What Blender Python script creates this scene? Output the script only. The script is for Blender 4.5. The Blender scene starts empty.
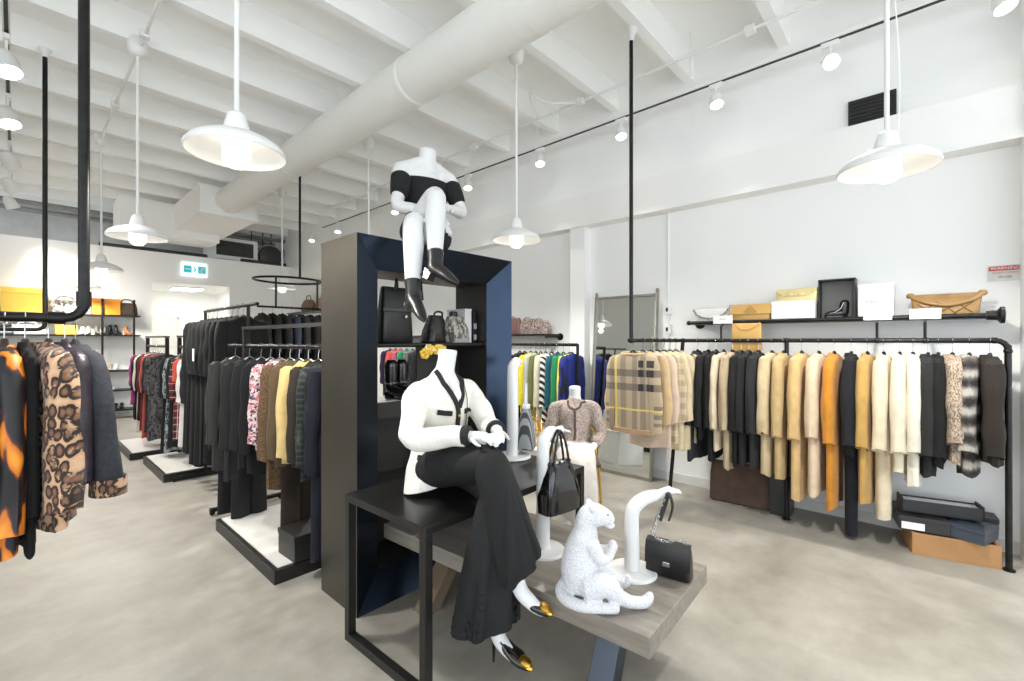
import bpy, bmesh, math, random
from mathutils import Vector, Matrix
S = bpy.context.scene
COL = S.collection
PI = math.pi
rnd = random.Random(7)
CAMH = 1.5
FWD = (.7373, .6756); RGT = (.6756, -.7373); FOC = 455.0


def V(*a): return Vector(a)


# a photo column meets a plan line A-B: gives the place along a rail and its distance
def on_line(px, A, B):
    u = (px - 512) / FOC
    dx, dy = FWD[0] + RGT[0] * u, FWD[1] + RGT[1] * u
    ex, ey = B[0] - A[0], B[1] - A[1]
    det = dx * (-ey) + ex * dy
    t = (A[0] * (-ey) + ex * A[1]) / det
    return dx * t, dy * t, t


def zat(y, t): return CAMH - (y - 340.5) / FOC * t


# ---------------------------------------------------------------- mesh builder
class MB:
    def __init__(s):
        s.v = []; s.f = []; s.m = []; s.mi = 0

    def add(s, vs, fs):
        b = len(s.v)
        s.v.extend([tuple(p) for p in vs])
        for f in fs:
            s.f.append(tuple(b + i for i in f)); s.m.append(s.mi)
        return s

    def box(s, lo, hi, rot=None, piv=None):
        x0, y0, z0 = lo; x1, y1, z1 = hi
        vs = [V(x, y, z) for z in (z0, z1) for y in (y0, y1) for x in (x0, x1)]
        if rot is not None:
            c = V(*piv) if piv else V((x0 + x1) / 2, (y0 + y1) / 2, (z0 + z1) / 2)
            vs = [rot @ (p - c) + c for p in vs]
        return s.add(vs, [(0, 2, 3, 1), (4, 5, 7, 6), (0, 1, 5, 4), (2, 6, 7, 3), (0, 4, 6, 2), (1, 3, 7, 5)])

    def rings(s, rings, cap0=True, cap1=True, closed=True, loop=False):
        n = len(rings[0]); vs = [p for r in rings for p in r]; fs = []
        m = len(rings)
        for i in range(m if loop else m - 1):
            a, b = i * n, ((i + 1) % m) * n
            for j in range(n if closed else n - 1):
                k = (j + 1) % n
                fs.append((a + j, a + k, b + k, b + j))
        if cap0: fs.append(tuple(reversed(range(n))))
        if cap1: fs.append(tuple((m - 1) * n + j for j in range(n)))
        return s.add(vs, fs)

    def tube(s, pts, r, n=10, caps=True, loop=False, flat=None):
        pts = [V(*p) for p in pts]; m = len(pts)
        if not hasattr(r, '__len__'): r = [r] * m
        up = V(0, 0, 1); rg = []; prev = None
        for i, p in enumerate(pts):
            if loop: d = pts[(i + 1) % m] - pts[i - 1]
            else: d = pts[min(i + 1, m - 1)] - pts[max(i - 1, 0)]
            if d.length < 1e-9: d = V(0, 0, 1)
            d.normalize()
            if prev is None:
                a = d.cross(up)
                if a.length < .6: a = V(0, 1, 0).cross(d)
            else:
                a = prev - d * prev.dot(d)
            a.normalize(); prev = a.copy(); b = d.cross(a)
            ri = r[i]; ra, rb = (ri if hasattr(ri, '__len__') else (ri, ri))
            rg.append([p + a * (math.cos(2 * PI * j / n) * ra) + b * (math.sin(2 * PI * j / n) * rb) for j in range(n)])
        return s.rings(rg, caps and not loop, caps and not loop, True, loop)

    def cyl(s, p0, p1, r0, r1=None, n=16):
        return s.tube([p0, p1], [r0, r0 if r1 is None else r1], n)

    def lathe(s, prof, c, n=32, axis='z', cap=True):
        rg = []
        for (r, h) in prof:
            ring = []
            for j in range(n):
                a = 2 * PI * j / n; x, y = r * math.cos(a), r * math.sin(a)
                ring.append((c[0] + x, c[1] + y, c[2] + h) if axis == 'z' else ((c[0] + h, c[1] + x, c[2] + y) if axis == 'x' else (c[0] - x, c[1] + h, c[2] + y)))
            rg.append(ring)
        return s.rings(rg, cap, cap)

    def ell(s, c, r, n=16, rot=None):
        rg = []; m = max(6, n // 2)
        for i in range(1, m):
            t = PI * i / m; ring = []
            for j in range(n):
                a = 2 * PI * j / n
                p = V(r[0] * math.sin(t) * math.cos(a), r[1] * math.sin(t) * math.sin(a), -r[2] * math.cos(t))
                if rot is not None: p = rot @ p
                ring.append(p + V(*c))
            rg.append(ring)
        return s.rings(rg)

    def sbox(s, c, rows, n=24, e=.35, rot=None):
        # stacked rounded-rectangle rings; rows of (z, half x, half y[, dx, dy])
        rg = []
        for row in rows:
            z, a, b = row[:3]; ox, oy = (row[3:5] if len(row) > 3 else (0, 0)); ring = []
            for j in range(n):
                t = 2 * PI * (j + .5) / n; ct, st = math.cos(t), math.sin(t)
                p = V(math.copysign(abs(ct) ** e, ct) * a + ox, math.copysign(abs(st) ** e, st) * b + oy, z)
                if rot is not None: p = rot @ p
                ring.append(p + V(*c))
            rg.append(ring)
        return s.rings(rg)

    def build(s, name, mat, parent=None, smooth=True, loc=None, bevel=0, angle=40):
        me = bpy.data.meshes.new(name)
        off = V(*loc) if loc is not None else V(0, 0, 0)
        me.from_pydata([V(*p) - off for p in s.v], [], s.f)
        me.validate()
        mats = mat if isinstance(mat, (list, tuple)) else [mat]
        for m in mats: me.materials.append(m)
        if len(mats) > 1 and len(me.polygons) == len(s.m): me.polygons.foreach_set('material_index', s.m)
        bm = bmesh.new(); bm.from_mesh(me)
        bmesh.ops.recalc_face_normals(bm, faces=bm.faces)
        if bevel:
            bmesh.ops.bevel(bm, geom=[e for e in bm.edges if e.is_manifold and e.calc_face_angle(0) > .6], offset=bevel, segments=2, affect='EDGES', profile=.6)
        bm.to_mesh(me); bm.free()
        if smooth:
            me.shade_smooth()
            me.set_sharp_from_angle(angle=math.radians(angle))
        o = bpy.data.objects.new(name, me); COL.objects.link(o)
        if parent is not None: o.parent = parent
        elif loc is not None: o.location = off
        return o


def thing(name, label, cat, loc=(0, 0, 0), rz=0, group=None):
    o = bpy.data.objects.new(name, None); COL.objects.link(o)
    o.location = loc; o.rotation_euler = (0, 0, rz); o.empty_display_size = .05
    o['label'] = label; o['category'] = cat
    if group: o['group'] = group
    return o


def tag(o, label, cat, group=None):
    o['label'] = label; o['category'] = cat
    if group: o['group'] = group
    return o


def struct(name, mb, mat, bevel=0, smooth=False):
    o = mb.build(name, mat, None, smooth, bevel=bevel); o['kind'] = 'structure'; return o


def dup(root, loc=None, rz=None, label=None, group=None):
    r = root.copy(); COL.objects.link(r)
    if loc is not None: r.location = loc
    if rz is not None: r.rotation_euler = (0, 0, rz)
    if label: r['label'] = label
    if group: r['group'] = group
    for ch in list(root.children):
        c = ch.copy(); COL.objects.link(c); c.parent = r
        for g in list(ch.children):
            d = g.copy(); COL.objects.link(d); d.parent = c
    return r


def spline(pts, k=6):
    # Catmull-Rom through points of any dimension
    P = [tuple(p) for p in pts]; n = len(P); out = []
    for i in range(n - 1):
        p0, p1, p2, p3 = P[max(i - 1, 0)], P[i], P[i + 1], P[min(i + 2, n - 1)]
        for j in range(k):
            t = j / k
            out.append(tuple(.5 * ((2 * b) + (-a + c) * t + (2 * a - 5 * b + 4 * c - d) * t * t + (-a + 3 * b - 3 * c + d) * t ** 3) for a, b, c, d in zip(p0, p1, p2, p3)))
    out.append(P[-1]); return out


def limb(mb, knots, n=14, k=5):
    # knots of (x,y,z,r) or (x,y,z,ra,rb): one tapering tube through all of them
    kk = [tuple(q) if len(q) == 5 else tuple(q) + (q[3],) for q in knots]
    sp = spline(kk, k)
    c0 = V(*sp[0][:3]); d0 = (c0 - V(*sp[1][:3])).normalized(); c1 = V(*sp[-1][:3]); d1 = (c1 - V(*sp[-2][:3])).normalized()
    pts = [tuple(c0 + d0 * sp[0][3] * .6)] + [q[:3] for q in sp] + [tuple(c1 + d1 * sp[-1][3] * .6)]
    rr = [(sp[0][3] * .55, sp[0][4] * .55)] + [(q[3], q[4]) for q in sp] + [(sp[-1][3] * .55, sp[-1][4] * .55)]
    return mb.tube(pts, rr, n)


def organic(name, mat, parent, mb, voxel=.008, smooth=4, loc=None, disp=None, cuts=(), join=None, fill=False):
    o = mb.build(name + '_tmp', mat, None, False)
    m = o.modifiers.new('r', 'REMESH'); m.mode = 'VOXEL'; m.voxel_size = voxel
    if smooth:
        q = o.modifiers.new('s', 'SMOOTH'); q.iterations = smooth; q.factor = .5
    dg = bpy.context.evaluated_depsgraph_get()
    me = bpy.data.meshes.new_from_object(o.evaluated_get(dg))
    me.name = name
    bpy.data.objects.remove(o)
    off = V(*loc) if loc is not None else V(0, 0, 0)
    if disp:
        for v in me.vertices: v.co = disp(v.co.copy(), v.normal.copy())
    if cuts:
        bm = bmesh.new(); bm.from_mesh(me)
        for co_, no_ in cuts: bmesh.ops.bisect_plane(bm, geom=bm.verts[:] + bm.edges[:] + bm.faces[:], plane_co=co_, plane_no=no_, clear_outer=True)
        if fill: bmesh.ops.holes_fill(bm, edges=[e for e in bm.edges if e.is_boundary], sides=0)
        bm.to_mesh(me); bm.free()
    for v in me.vertices: v.co -= off
    if join is not None:
        bm = bmesh.new(); bm.from_mesh(join.data); bm.from_mesh(me); bm.to_mesh(join.data); bm.free(); join.data.shade_smooth(); return join
    me.materials.clear(); me.materials.append(mat)
    me.shade_smooth()
    r = bpy.data.objects.new(name, me); COL.objects.link(r)
    if parent is not None: r.parent = parent
    return r


# ---------------------------------------------------------------- materials
def lin(c):
    return tuple(((x / 255) / 12.92 if x / 255 <= .04045 else ((x / 255 + .055) / 1.055) ** 2.4) for x in c)


MATS = {}


class NT:
    def __init__(s, name):
        s.m = bpy.data.materials.new(name); s.m.use_nodes = True
        s.t = s.m.node_tree; s.b = s.t.nodes['Principled BSDF']; s._c = None

    def n(s, kind, **kw):
        o = s.t.nodes.new(kind)
        for k, v in kw.items(): setattr(o, k, v)
        return o

    def l(s, a, b): s.t.links.new(a, b)

    def co(s, scale=None):
        if s._c is None: s._c = s.n('ShaderNodeTexCoord').outputs['Object']
        if scale is None: return s._c
        mp = s.n('ShaderNodeMapping'); mp.inputs['Scale'].default_value = scale
        s.l(s._c, mp.inputs['Vector']); return mp.outputs['Vector']

    def noise(s, scale, detail=3, vec=None, rough=.5):
        q = s.n('ShaderNodeTexNoise'); q.inputs['Scale'].default_value = scale
        q.inputs['Detail'].default_value = detail; q.inputs['Roughness'].default_value = rough
        s.l(vec or s.co(), q.inputs['Vector']); return q.outputs['Fac']

    def vor(s, scale, vec=None, out='Distance', feature='F1'):
        q = s.n('ShaderNodeTexVoronoi'); q.feature = feature; q.inputs['Scale'].default_value = scale
        s.l(vec or s.co(), q.inputs['Vector']); return q.outputs[out]

    def ramp(s, fac, stops, const=False):
        q = s.n('ShaderNodeValToRGB'); cr = q.color_ramp
        if const: cr.interpolation = 'CONSTANT'
        while len(cr.elements) < len(stops): cr.elements.new(.5)
        for e, (p, c) in zip(cr.elements, stops):
            e.position = p; e.color = tuple(c[:3]) + (1,)
        s.l(fac, q.inputs['Fac']); return q.outputs['Color']

    def mix(s, fac, a, b, mode='MIX'):
        q = s.n('ShaderNodeMix'); q.data_type = 'RGBA'; q.blend_type = mode
        for inp, v in ((q.inputs[0], fac), (q.inputs[6], a), (q.inputs[7], b)):
            if isinstance(v, (int, float)): inp.default_value = v
            elif isinstance(v, tuple): inp.default_value = v[:3] + (1,)
            else: s.l(v, inp)
        return q.outputs[2]

    def math(s, op, a, b=None, c=None):
        q = s.n('ShaderNodeMath'); q.operation = op
        for i, v in enumerate((a, b, c)):
            if v is None: continue
            if isinstance(v, (int, float)): q.inputs[i].default_value = v
            else: s.l(v, q.inputs[i])
        return q.outputs[0]

    def xyz(s, vec=None):
        q = s.n('ShaderNodeSeparateXYZ'); s.l(vec or s.co(), q.inputs[0]); return q.outputs

    def bump(s, h, strength=.3, dist=.01):
        q = s.n('ShaderNodeBump'); q.inputs['Strength'].default_value = strength; q.inputs['Distance'].default_value = dist
        s.l(h, q.inputs['Height']); s.l(q.outputs[0], s.b.inputs['Normal'])

    def done(s, col=None, rough=.6, metal=0, **kw):
        if col is not None:
            if isinstance(col, tuple): s.b.inputs['Base Color'].default_value = col[:3] + (1,)
            else: s.l(col, s.b.inputs['Base Color'])
        s.b.inputs['Roughness'].default_value = rough; s.b.inputs['Metallic'].default_value = metal
        for k, v in kw.items(): s.b.inputs[k.replace('_', ' ')].default_value = v
        return s.m


def plain(name, rgb, rough=.5, metal=0, var=.08, scale=6, bump=0, bscale=60, **kw):
    if name in MATS: return MATS[name]
    t = NT(name); c = lin(rgb)
    f = t.noise(scale, 4)
    col = t.ramp(f, [(.3, tuple(x * (1 - var) for x in c)), (.7, tuple(min(1, x * (1 + var)) for x in c))])
    if bump: t.bump(t.noise(bscale, 3), bump, .004)
    MATS[name] = t.done(col, rough, metal, **kw); return MATS[name]


def fab(rgb, rough=.92, var=.10, scale=14, bump=.35, bscale=220, sheen=.15):
    name = 'fabric_%d_%d_%d_%d_%d' % (*rgb, int(rough * 100), bscale)
    if name in MATS: return MATS[name]
    t = NT(name); c = lin(rgb); lum = .3 * c[0] + .6 * c[1] + .1 * c[2]; k = min(.84, .32 + 1.8 * lum); c = tuple(x * k for x in c)
    if lum < .1: sheen = 0
    col = t.ramp(t.noise(scale, 5), [(.3, tuple(x * (1 - var) for x in c)), (.7, tuple(min(1, x * (1 + var)) for x in c))])
    hgt = t.math('ADD', t.math('MULTIPLY', t.noise(bscale, 2), .10), t.noise(9, 3, t.co((1, 1, .3)), .55))
    t.bump(hgt, min(1, bump * 1.6), .022)
    MATS[name] = t.done(col, rough, 0, Sheen_Weight=sheen); return MATS[name]


def emit(name, rgb, strength):
    if name in MATS: return MATS[name]
    t = NT(name); t.b.inputs['Emission Color'].default_value = lin(rgb) + (1,); t.b.inputs['Emission Strength'].default_value = strength
    MATS[name] = t.done(lin(rgb), .5); return MATS[name]


WHITE = plain('white_wall_paint', (246, 246, 244), .75, var=.012, scale=1.2, bump=.05, bscale=40)
CEILW = plain('white_ceiling_paint', (250, 250, 248), .8, var=.01, scale=1.5)
WALLB = plain('white_bulkhead_paint', (243, 242, 239), .6, var=.012, scale=1.2)
MANN = plain('mannequin_white', (226, 226, 225), .38, var=.01)
PIPE = plain('black_iron_pipe', (44, 43, 42), .38, .75, var=.25, scale=20, bump=.1)
BLKM = plain('black_painted_metal', (28, 27, 26), .38, .2, var=.2, scale=10)
BLKP = plain('black_plastic', (22, 22, 22), .4, var=.1)
CHROME = plain('chrome_wire', (190, 190, 190), .2, 1.0, var=.03)
GOLD = plain('gold_metal', (214, 168, 70), .28, 1.0, var=.1)
LAMPW = plain('lamp_white_enamel', (238, 238, 236), .3, var=.01)
CARD = plain('white_card', (242, 242, 241), .55, var=.01)
# ---------------------------------------------------------------- the setting
def mat_floor():
    t = NT('polished_concrete')
    big = t.noise(.7, 6, rough=.6); mid = t.noise(3.2, 8, rough=.65)
    c = t.ramp(big, [(.3, lin((116, 111, 100))), (.5, lin((155, 150, 140))), (.72, lin((180, 175, 165)))])
    c2 = t.ramp(mid, [(.3, lin((116, 111, 100))), (.65, lin((178, 173, 163)))])
    c = t.mix(.4, c, c2)
    sp = t.ramp(t.vor(55), [(.04, (.34, .32, .29)), (.12, (1, 1, 1))])
    gate = t.ramp(t.noise(2.1, 4), [(.5, (0, 0, 0)), (.68, (1, 1, 1))])
    c = t.mix(t.math('MULTIPLY', gate, .5), c, t.mix(1.0, c, sp, 'MULTIPLY'))
    # long trowel streaks across the slab
    st = t.ramp(t.noise(1.0, 4, t.co((.35, 2.4, 1))), [(.42, (.80, .79, .77)), (.56, (1, 1, 1))])
    c = t.mix(.3, c, t.mix(1.0, c, st, 'MULTIPLY'))
    t.bump(t.noise(30, 4), .04, .003)
    r = t.ramp(mid, [(.3, (.42,) * 3), (.7, (.62,) * 3)]); t.l(r, t.b.inputs['Roughness'])
    m = t.done(c, .5); t.l(r, t.b.inputs['Roughness']); return m


FLOOR = mat_floor()
XR, YB, ZC = 4.75, 11.75, 4.19
struct('floor', MB().box((-4.2, -3.7, -.1), (6, 16.2, 0)), FLOOR)
struct('ceiling', MB().box((-4.2, -3.7, ZC + .28), (6, 16.2, ZC + .4)), CEILW)
struct('wall_right', MB().box((XR, -.47, 0), (XR + .15, 16, ZC + .3)), WHITE)
struct('wall_right_front', MB().box((4.56, -3.6, 0), (XR + .15, -.47, ZC + .3)), WHITE)
struct('wall_far', MB().box((-4.2, 13.4, 2.95), (6, 13.5, ZC + .3)), plain('grey_far_wall', (196, 195, 192), .9))
# left wall and shop front: glazed towards the street
WIN = plain('dark_window_frame', (60, 60, 60), .5)
struct('wall_left', MB().box((-4.2, 3.6, 0), (-4, 16, ZC + .4)).box((-4.2, -3.7, 0), (-4, 3.6, .25)).box((-4.2, -3.7, 3.5), (-4, 3.6, ZC + .4)), WHITE)
struct('wall_front', MB().box((-4, -3.7, 3.5), (6, -3.5, ZC + .4)).box((-4, -3.7, 0), (6, -3.5, .25)).box((4.4, -3.7, .25), (6, -3.5, 3.5)), WHITE)
w = MB()
for x in (-3.97, -1.9, .2, 2.3, 4.36): w.box((x - .03, -3.63, .25), (x + .03, -3.57, 3.5))
for z in (.28, 2.5, 3.47): w.box((-4, -3.63, z - .03), (4.4, -3.57, z + .03))
struct('window_1', w, WIN)
w = MB()
for y in (-3.45, -1.2, 1.2, 3.57): w.box((-4.13, y - .03, .25), (-4.07, y + .03, 3.5))
for z in (.28, 2.5, 3.47): w.box((-4.13, -3.5, z - .03), (-4.07, 3.6, z + .03))
struct('window_2', w, WIN)
# back wall with its wide opening
OX0, OX1, OZ = 1.89, 3.30, 2.72
struct('wall_back', MB().box((-4, YB, 0), (OX0, YB + .15, 3.33)).box((OX1, YB, 0), (XR, YB + .15, 3.33)).box((OX0, YB, OZ), (OX1, YB + .15, 3.33)), WHITE)
struct('wall_hall', MB().box((OX0 - .12, YB + .15, 0), (OX0, 14.6, 2.9)).box((3.75, YB + .15, 0), (3.9, 14.6, 2.9)).box((OX0 - .12, 14.6, 0), (3.9, 14.75, 2.9)), WHITE)
struct('ceiling_hall', MB().box((OX0 - .12, YB + .15, OZ + .05), (3.9, 14.75, OZ + .15)), WHITE)
d = struct('door_1', MB().box((2.0, 14.55, 0), (2.85, 14.6, 2.05)).box((1.94, 14.53, 0), (2.0, 14.6, 2.12)).box((2.85, 14.53, 0), (2.91, 14.6, 2.12)).box((1.94, 14.53, 2.05), (2.91, 14.6, 2.12)), plain('painted_door', (214, 212, 206), .5))
MB().lathe([(.0, 0), (.025, 0), (.025, -.04), (.03, -.05), (0, -.06)], (2.76, 14.55, 1.0), 12, 'y').build('door_handle', CHROME, d)
# pilaster, high bulkhead and baseboards
struct('trim_1', MB().box((4.63, 3.06, 0), (XR, 3.27, 2.87)), WHITE)
struct('trim_2', MB().box((4.60, -3.5, 2.9), (XR, YB, 3.25)).box((4.575, -3.5, 2.87), (XR, YB, 2.905)), WALLB)
struct('trim_3', MB().box((1.3, 11.0, 3.55), (2.9, YB + .1, ZC)), CEILW)
BASEB = plain('pale_baseboard', (222, 222, 218), .5)
struct('baseboard_right', MB().box((XR - .015, -.47, 0), (XR, 3.05, .09)).box((XR - .015, 3.28, 0), (XR, YB, .09)), BASEB)
struct('baseboard_back', MB().box((-4, YB - .015, 0), (OX0, YB, .09)).box((OX1, YB - .015, 0), (XR - .02, YB, .09)), BASEB)
# roof joists
for k in range(-5, 18):
    y = .98 + .865 * k
    o = MB().box((-4.2, y - .045, ZC), (XR, y + .045, ZC + .28)).build('beam', CEILW, None, False); o['kind'] = 'structure'

# round spiral duct under the joists and its box at the far end
def mat_duct():
    t = NT('painted_spiral_duct')
    y = t.xyz()[1]; z = t.xyz()[2]
    w = t.math('SINE', t.math('MULTIPLY', y, 2 * PI / .13))
    t.bump(t.math('POWER', t.math('MAXIMUM', w, 0.0), 10.0), .15, .008)
    return t.done(lin((238, 237, 232)), .55)


md = mat_duct()
T = thing('air_duct', 'long round white spiral duct running under the ceiling joists', 'duct', (2.56, 3, 3.973))
prof = []
MB().lathe([(.217, -6.4), (.217, 6.15)], (0, 0, 0), 48, 'y').build('duct_tube', md, T)
m = MB()
for yy in (-5, -2.2, .6, 3.4): m.lathe([(.219, yy - .02), (.224, yy - .015), (.224, yy + .015), (.219, yy + .02)], (0, 0, 0), 48, 'y', cap=False)
m.build('duct_collar', CEILW, T)
T = thing('duct_box', 'white sheet metal box at the far end of the round ceiling duct', 'duct', (2.55, 10.3, 3.72))
MB().box((-.43, -1.15, -.02), (.47, 1.3, .46)).build('box_body', CEILW, T, False)
MB().box((-.36, -1.17, .06), (.40, -1.15, .12)).box((-.36, -1.17, .30), (.40, -1.15, .36)).build('seam_bar', CEILW, T, False)
MB().box((-.46, -1.18, .43), (.5, -1.12, .465)).box((-.46, -1.18, -.03), (.5, -1.12, 0)).build('flange', CEILW, T, False)

# equipment above the back wall
DK = plain('dark_duct_metal', (70, 69, 67), .5, .4)
T = thing('air_handler', 'white ceiling air unit with a dark grille above the back wall', 'air unit', (3.5, 12.35, 3.4))
MB().box((-.48, -.3, 0), (.48, .4, .5)).build('casing', CARD, T, False)
m = MB()
for i in range(7): m.box((-.38, -.325, .10 + i * .045), (.38, -.305, .125 + i * .045))
m.box((-.39, -.303, .08), (.39, -.30, .42)).build('grille', plain('grille_dark', (60, 60, 58), .5), T, False)
for sx in (-.44, .44): MB().cyl((sx, 0, .5), (sx, 0, 1.07), .012, n=8).build('hanger_rod', DK, T)
T = thing('exhaust_fan', 'dark grey round fan housing hanging above the back wall', 'fan', (4.35, 12.5, 3.62))
MB().lathe([(.1, -.35), (.26, -.3), (.28, 0), (.28, .25), (.2, .4)], (0, 0, 0), 24, 'y').build('housing', DK, T)
for i in range(3): MB().tube([(.29 * math.cos(a) , -.2 + i * .22, .29 * math.sin(a)) for a in [2 * PI * k / 20 for k in range(20)]], .014, 6, loop=True).build('clamp_ring', CHROME, T)
MB().cyl((-.1, 0, .25), (-.1, 0, .85), .015, n=8).cyl((.1, 0, .25), (.1, 0, .85), .015, n=8).build('hanger_rod', DK, T)
tag(MB().tube([(1.1, 11.95, 3.36), (2.9, 11.95, 3.36)], .07, 12).build('service_pipe', DK, loc=(2, 11.95, 3.36)), 'dark pipe lying along the top of the back wall above the exit sign', 'pipe')
tag(MB().tube([(3.6, 11.98, 3.38), (4.6, 11.98, 3.38)], .06, 12).build('service_pipe', DK, loc=(4, 11.98, 3.38)), 'dark pipe on the top of the back wall below the round fan', 'pipe')
for yy in (12.4, 13.1):
    tag(MB().tube([(-4, yy, 4.08), (XR, yy, 4.08)], .045, 10).build('service_pipe', plain('grey_pipe_metal', (140, 138, 134), .5, .2), loc=(0, yy, 4.05)), 'grey pipe run under the far joists beyond the back wall', 'pipe', 'grey pipes under the far joists')

# ---------------------------------------------------------------- lamps
BULB = emit('pendant_bulb_glow', (255, 248, 236), 2.6)
SPOTG = emit('spot_glow', (255, 252, 245), 22)


def pendant(x, y, label, zrim=2.43, ztop=ZC + .05, bent=False):
    T = thing('pendant_lamp', label, 'lamp', (x, y, zrim), 0, 'white enamel pendant lamps')
    prof = [(.222, 0), (.226, .004), (.224, .022), (.205, .048), (.165, .075), (.11, .098), (.062, .112), (.05, .125),
            (.048, .122), (.06, .106), (.108, .091), (.162, .068), (.2, .041), (.216, .02), (.219, .002)]
    MB().rings([[(r * math.cos(a), r * math.sin(a), h) for a in [2 * PI * j / 40 for j in range(40)]] for r, h in prof], False, False, True, True).build('lamp_shade', LAMPW, T)
    MB().lathe([(.058, .11), (.06, .13), (.05, .17), (.042, .2), (.02, .215), (.012, .22)], (0, 0, 0), 24).build('socket_cap', LAMPW, T)
    MB().lathe([(.03, .1), (.062, .09), (.064, .0), (.064, -.02), (.055, -.045), (.035, -.062), (.0, -.07)], (0, 0, 0), 24).build('bulb_globe', BULB, T)
    L = bpy.data.lights.new('lamp_light', 'SPOT'); L.energy = 92; L.spot_size = math.radians(165); L.spot_blend = .6; L.shadow_soft_size = .05; L.color = (1, .97, .92)
    lo = bpy.data.objects.new('lamp_light', L); COL.objects.link(lo); lo.parent = T; lo.location = (0, 0, -.13)
    MB().cyl((0, 0, .21), (0, 0, ztop - zrim - .1), .0125, n=10).build('stem', LAMPW, T)
    MB().lathe([(.03, -.12), (.06, -.1), (.075, -.06), (.08, 0), (.06, .04)], (0, 0, ztop - zrim - .04), 20).build('ceiling_canopy', LAMPW, T)
    if bent:
        MB().tube(spline([(.005, -.01, 1.35), (.02, -.03, 1.0), (.04, -.05, .6), (.045, -.05, .3), (.04, -.04, .12)], 8), .0035, 6).build('flex_cable', LAMPW, T)
    return T


pendant(.75, 2.56, 'white pendant lamp hanging closest to the camera, left of the round duct')
pendant(.75, 5.3, 'white pendant lamp second in the row left of the duct, beside thick black pole')
pendant(.77, 8.1, 'white pendant lamp third in the row left of the duct, above orange box')
pendant(.82, 11.0, 'small white pendant lamp farthest in the row left of the duct, by the back shelves')
pendant(3.22, .17, 'white pendant lamp over the clothes wall below the black vent', bent=True)
pendant(3.16, 2.84, 'white pendant lamp right of the mannequin on the portal')
pendant(3.2, 5.54, 'white pendant lamp hanging behind the black portal, its stem left of the mannequin')
pendant(3.25, 8.6, 'white pendant lamp in front of the oval hanging rail')

for (x, y0, y1, lab) in ((.76, 2.4, 8.2, 'white conduit on the joists joining the left row of pendants'), (4.25, -1.5, 9, 'white conduit crossing the joists near the right wall track')):
    T = thing('conduit', lab, 'conduit', (x, y0, ZC - .03))
    MB().cyl((0, 0, 0), (0, y1 - y0, 0), .014, n=8).build('conduit_tube', LAMPW, T)
    yy = y0 + .9
    while yy < y1:
        MB().box((-.035, yy - y0 - .04, -.03), (.035, yy - y0 + .04, .03)).build('junction_box', LAMPW, T, False, bevel=.006); yy += 1.73
tag(MB().tube(spline([(4.25, 3.45, 4.16), (4.0, 3.35, 4.2), (3.8, 3.2, 4.19), (3.95, 3.1, 4.12), (4.25, 2.9, 4.16)], 6), .012, 6).build('cable', LAMPW, loc=(4.1, 3.2, 4.16)), 'white cable looping from the conduit below the joists', 'cable')


def track(x, z, y0, y1, label):
    T = thing('lighting_track', label, 'track', (x, y0, z))
    MB().box((-.022, 0, -.005), (.022, y1 - y0, .03)).build('track_rail', LAMPW, T, False)
    MB().box((-.012, .02, -.012), (.012, y1 - y0 - .02, -.003)).build('track_slot', BLKP, T, False)
    yy = .4
    while yy < y1 - y0:
        MB().cyl((0, yy, .03), (0, yy, ZC + .28 - z), .006, n=6).build('hanger_rod', LAMPW, T); yy += 1.9


def spot(x, y, z, aim, label, group, s=1.0, power=95):
    T = thing('track_spotlight', label, 'spotlight', (x, y, z), 0, group)
    d = (V(*aim) - V(x, y, z - .16)).normalized(); q = d.to_track_quat('Z', 'Y').to_matrix()
    c = V(0, 0, -.16 * s)
    MB().box((-.02, -.06, -.045), (.02, .06, -.005)).build('adapter', LAMPW, T, False, bevel=.005)
    MB().cyl((0, 0, -.045), (0, 0, -.11 * s), .009, n=8).tube([tuple(c + q @ V(.06 * s * math.cos(a), .0, .06 * s * math.sin(a) - .02)) for a in [PI + PI * k / 8 for k in range(9)]], .007, 6).build('yoke', LAMPW, T)
    prof = [(.012, -.09), (.035, -.075), (.05, -.04), (.057, .02), (.06, .05), (.055, .05), (.05, .035)]
    m = MB()
    m.rings([[c + q @ V(r * s * math.cos(a), r * s * math.sin(a), h * s) for a in [2 * PI * j / 20 for j in range(20)]] for r, h in prof], True, False).build('lamp_head', LAMPW, T)
    MB().rings([[c + q @ V(r * s * math.cos(a), r * s * math.sin(a), h * s) for a in [2 * PI * j / 20 for j in range(20)]] for r, h in ((.05, .034), (.035, .042), (.01, .045))]).build('lens', SPOTG, T)
    L = bpy.data.lights.new('spot_beam', 'SPOT'); L.energy = power; L.spot_size = math.radians(60); L.spot_blend = .8; L.shadow_soft_size = .05; L.color = (1, .96, .9)
    lo = bpy.data.objects.new('spot_beam', L); COL.objects.link(lo); lo.parent = T
    lo.location = c + d * .07 * s; lo.rotation_euler = d.to_track_quat('-Z', 'Y').to_euler()


track(4.4, 3.9, -2.5, 9.5, 'long white lighting track with dark slot along the right wall')
SP = [(1003, 'spotlight on the right wall track nearest the camera, cut by the picture top'), (830, 'glowing round spotlight on the right wall track left of the vent'),
      (716, 'white spotlight on the right wall track above the kraft flap bag'), (621, 'white spotlight on the right wall track beside the long black pole'),
      (540, 'white spotlight on the right wall track right of the pendant by the portal'), (468, 'white spotlight on the right wall track beside the mannequin shoulder'),
      (395, 'white spotlight on the right wall track behind the mannequin'), (338, 'white spotlight on the right wall track above the portal corner'), (312, 'farthest white spotlight on the right wall track')]
for px, lab in SP:
    x, y, t = on_line(px, (4.4, 0), (4.4, 1))
    aim = (1.2, -.6, 1.4) if px == 830 else (3.7, y - .7, .8)
    spot(4.4, y, 3.89, aim, lab, 'track spotlights on the right wall', 1.0, 120 if px < 700 else 95)
track(-.05, 4.02, .5, 11.4, 'white lighting track high above the leopard coat')
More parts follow.
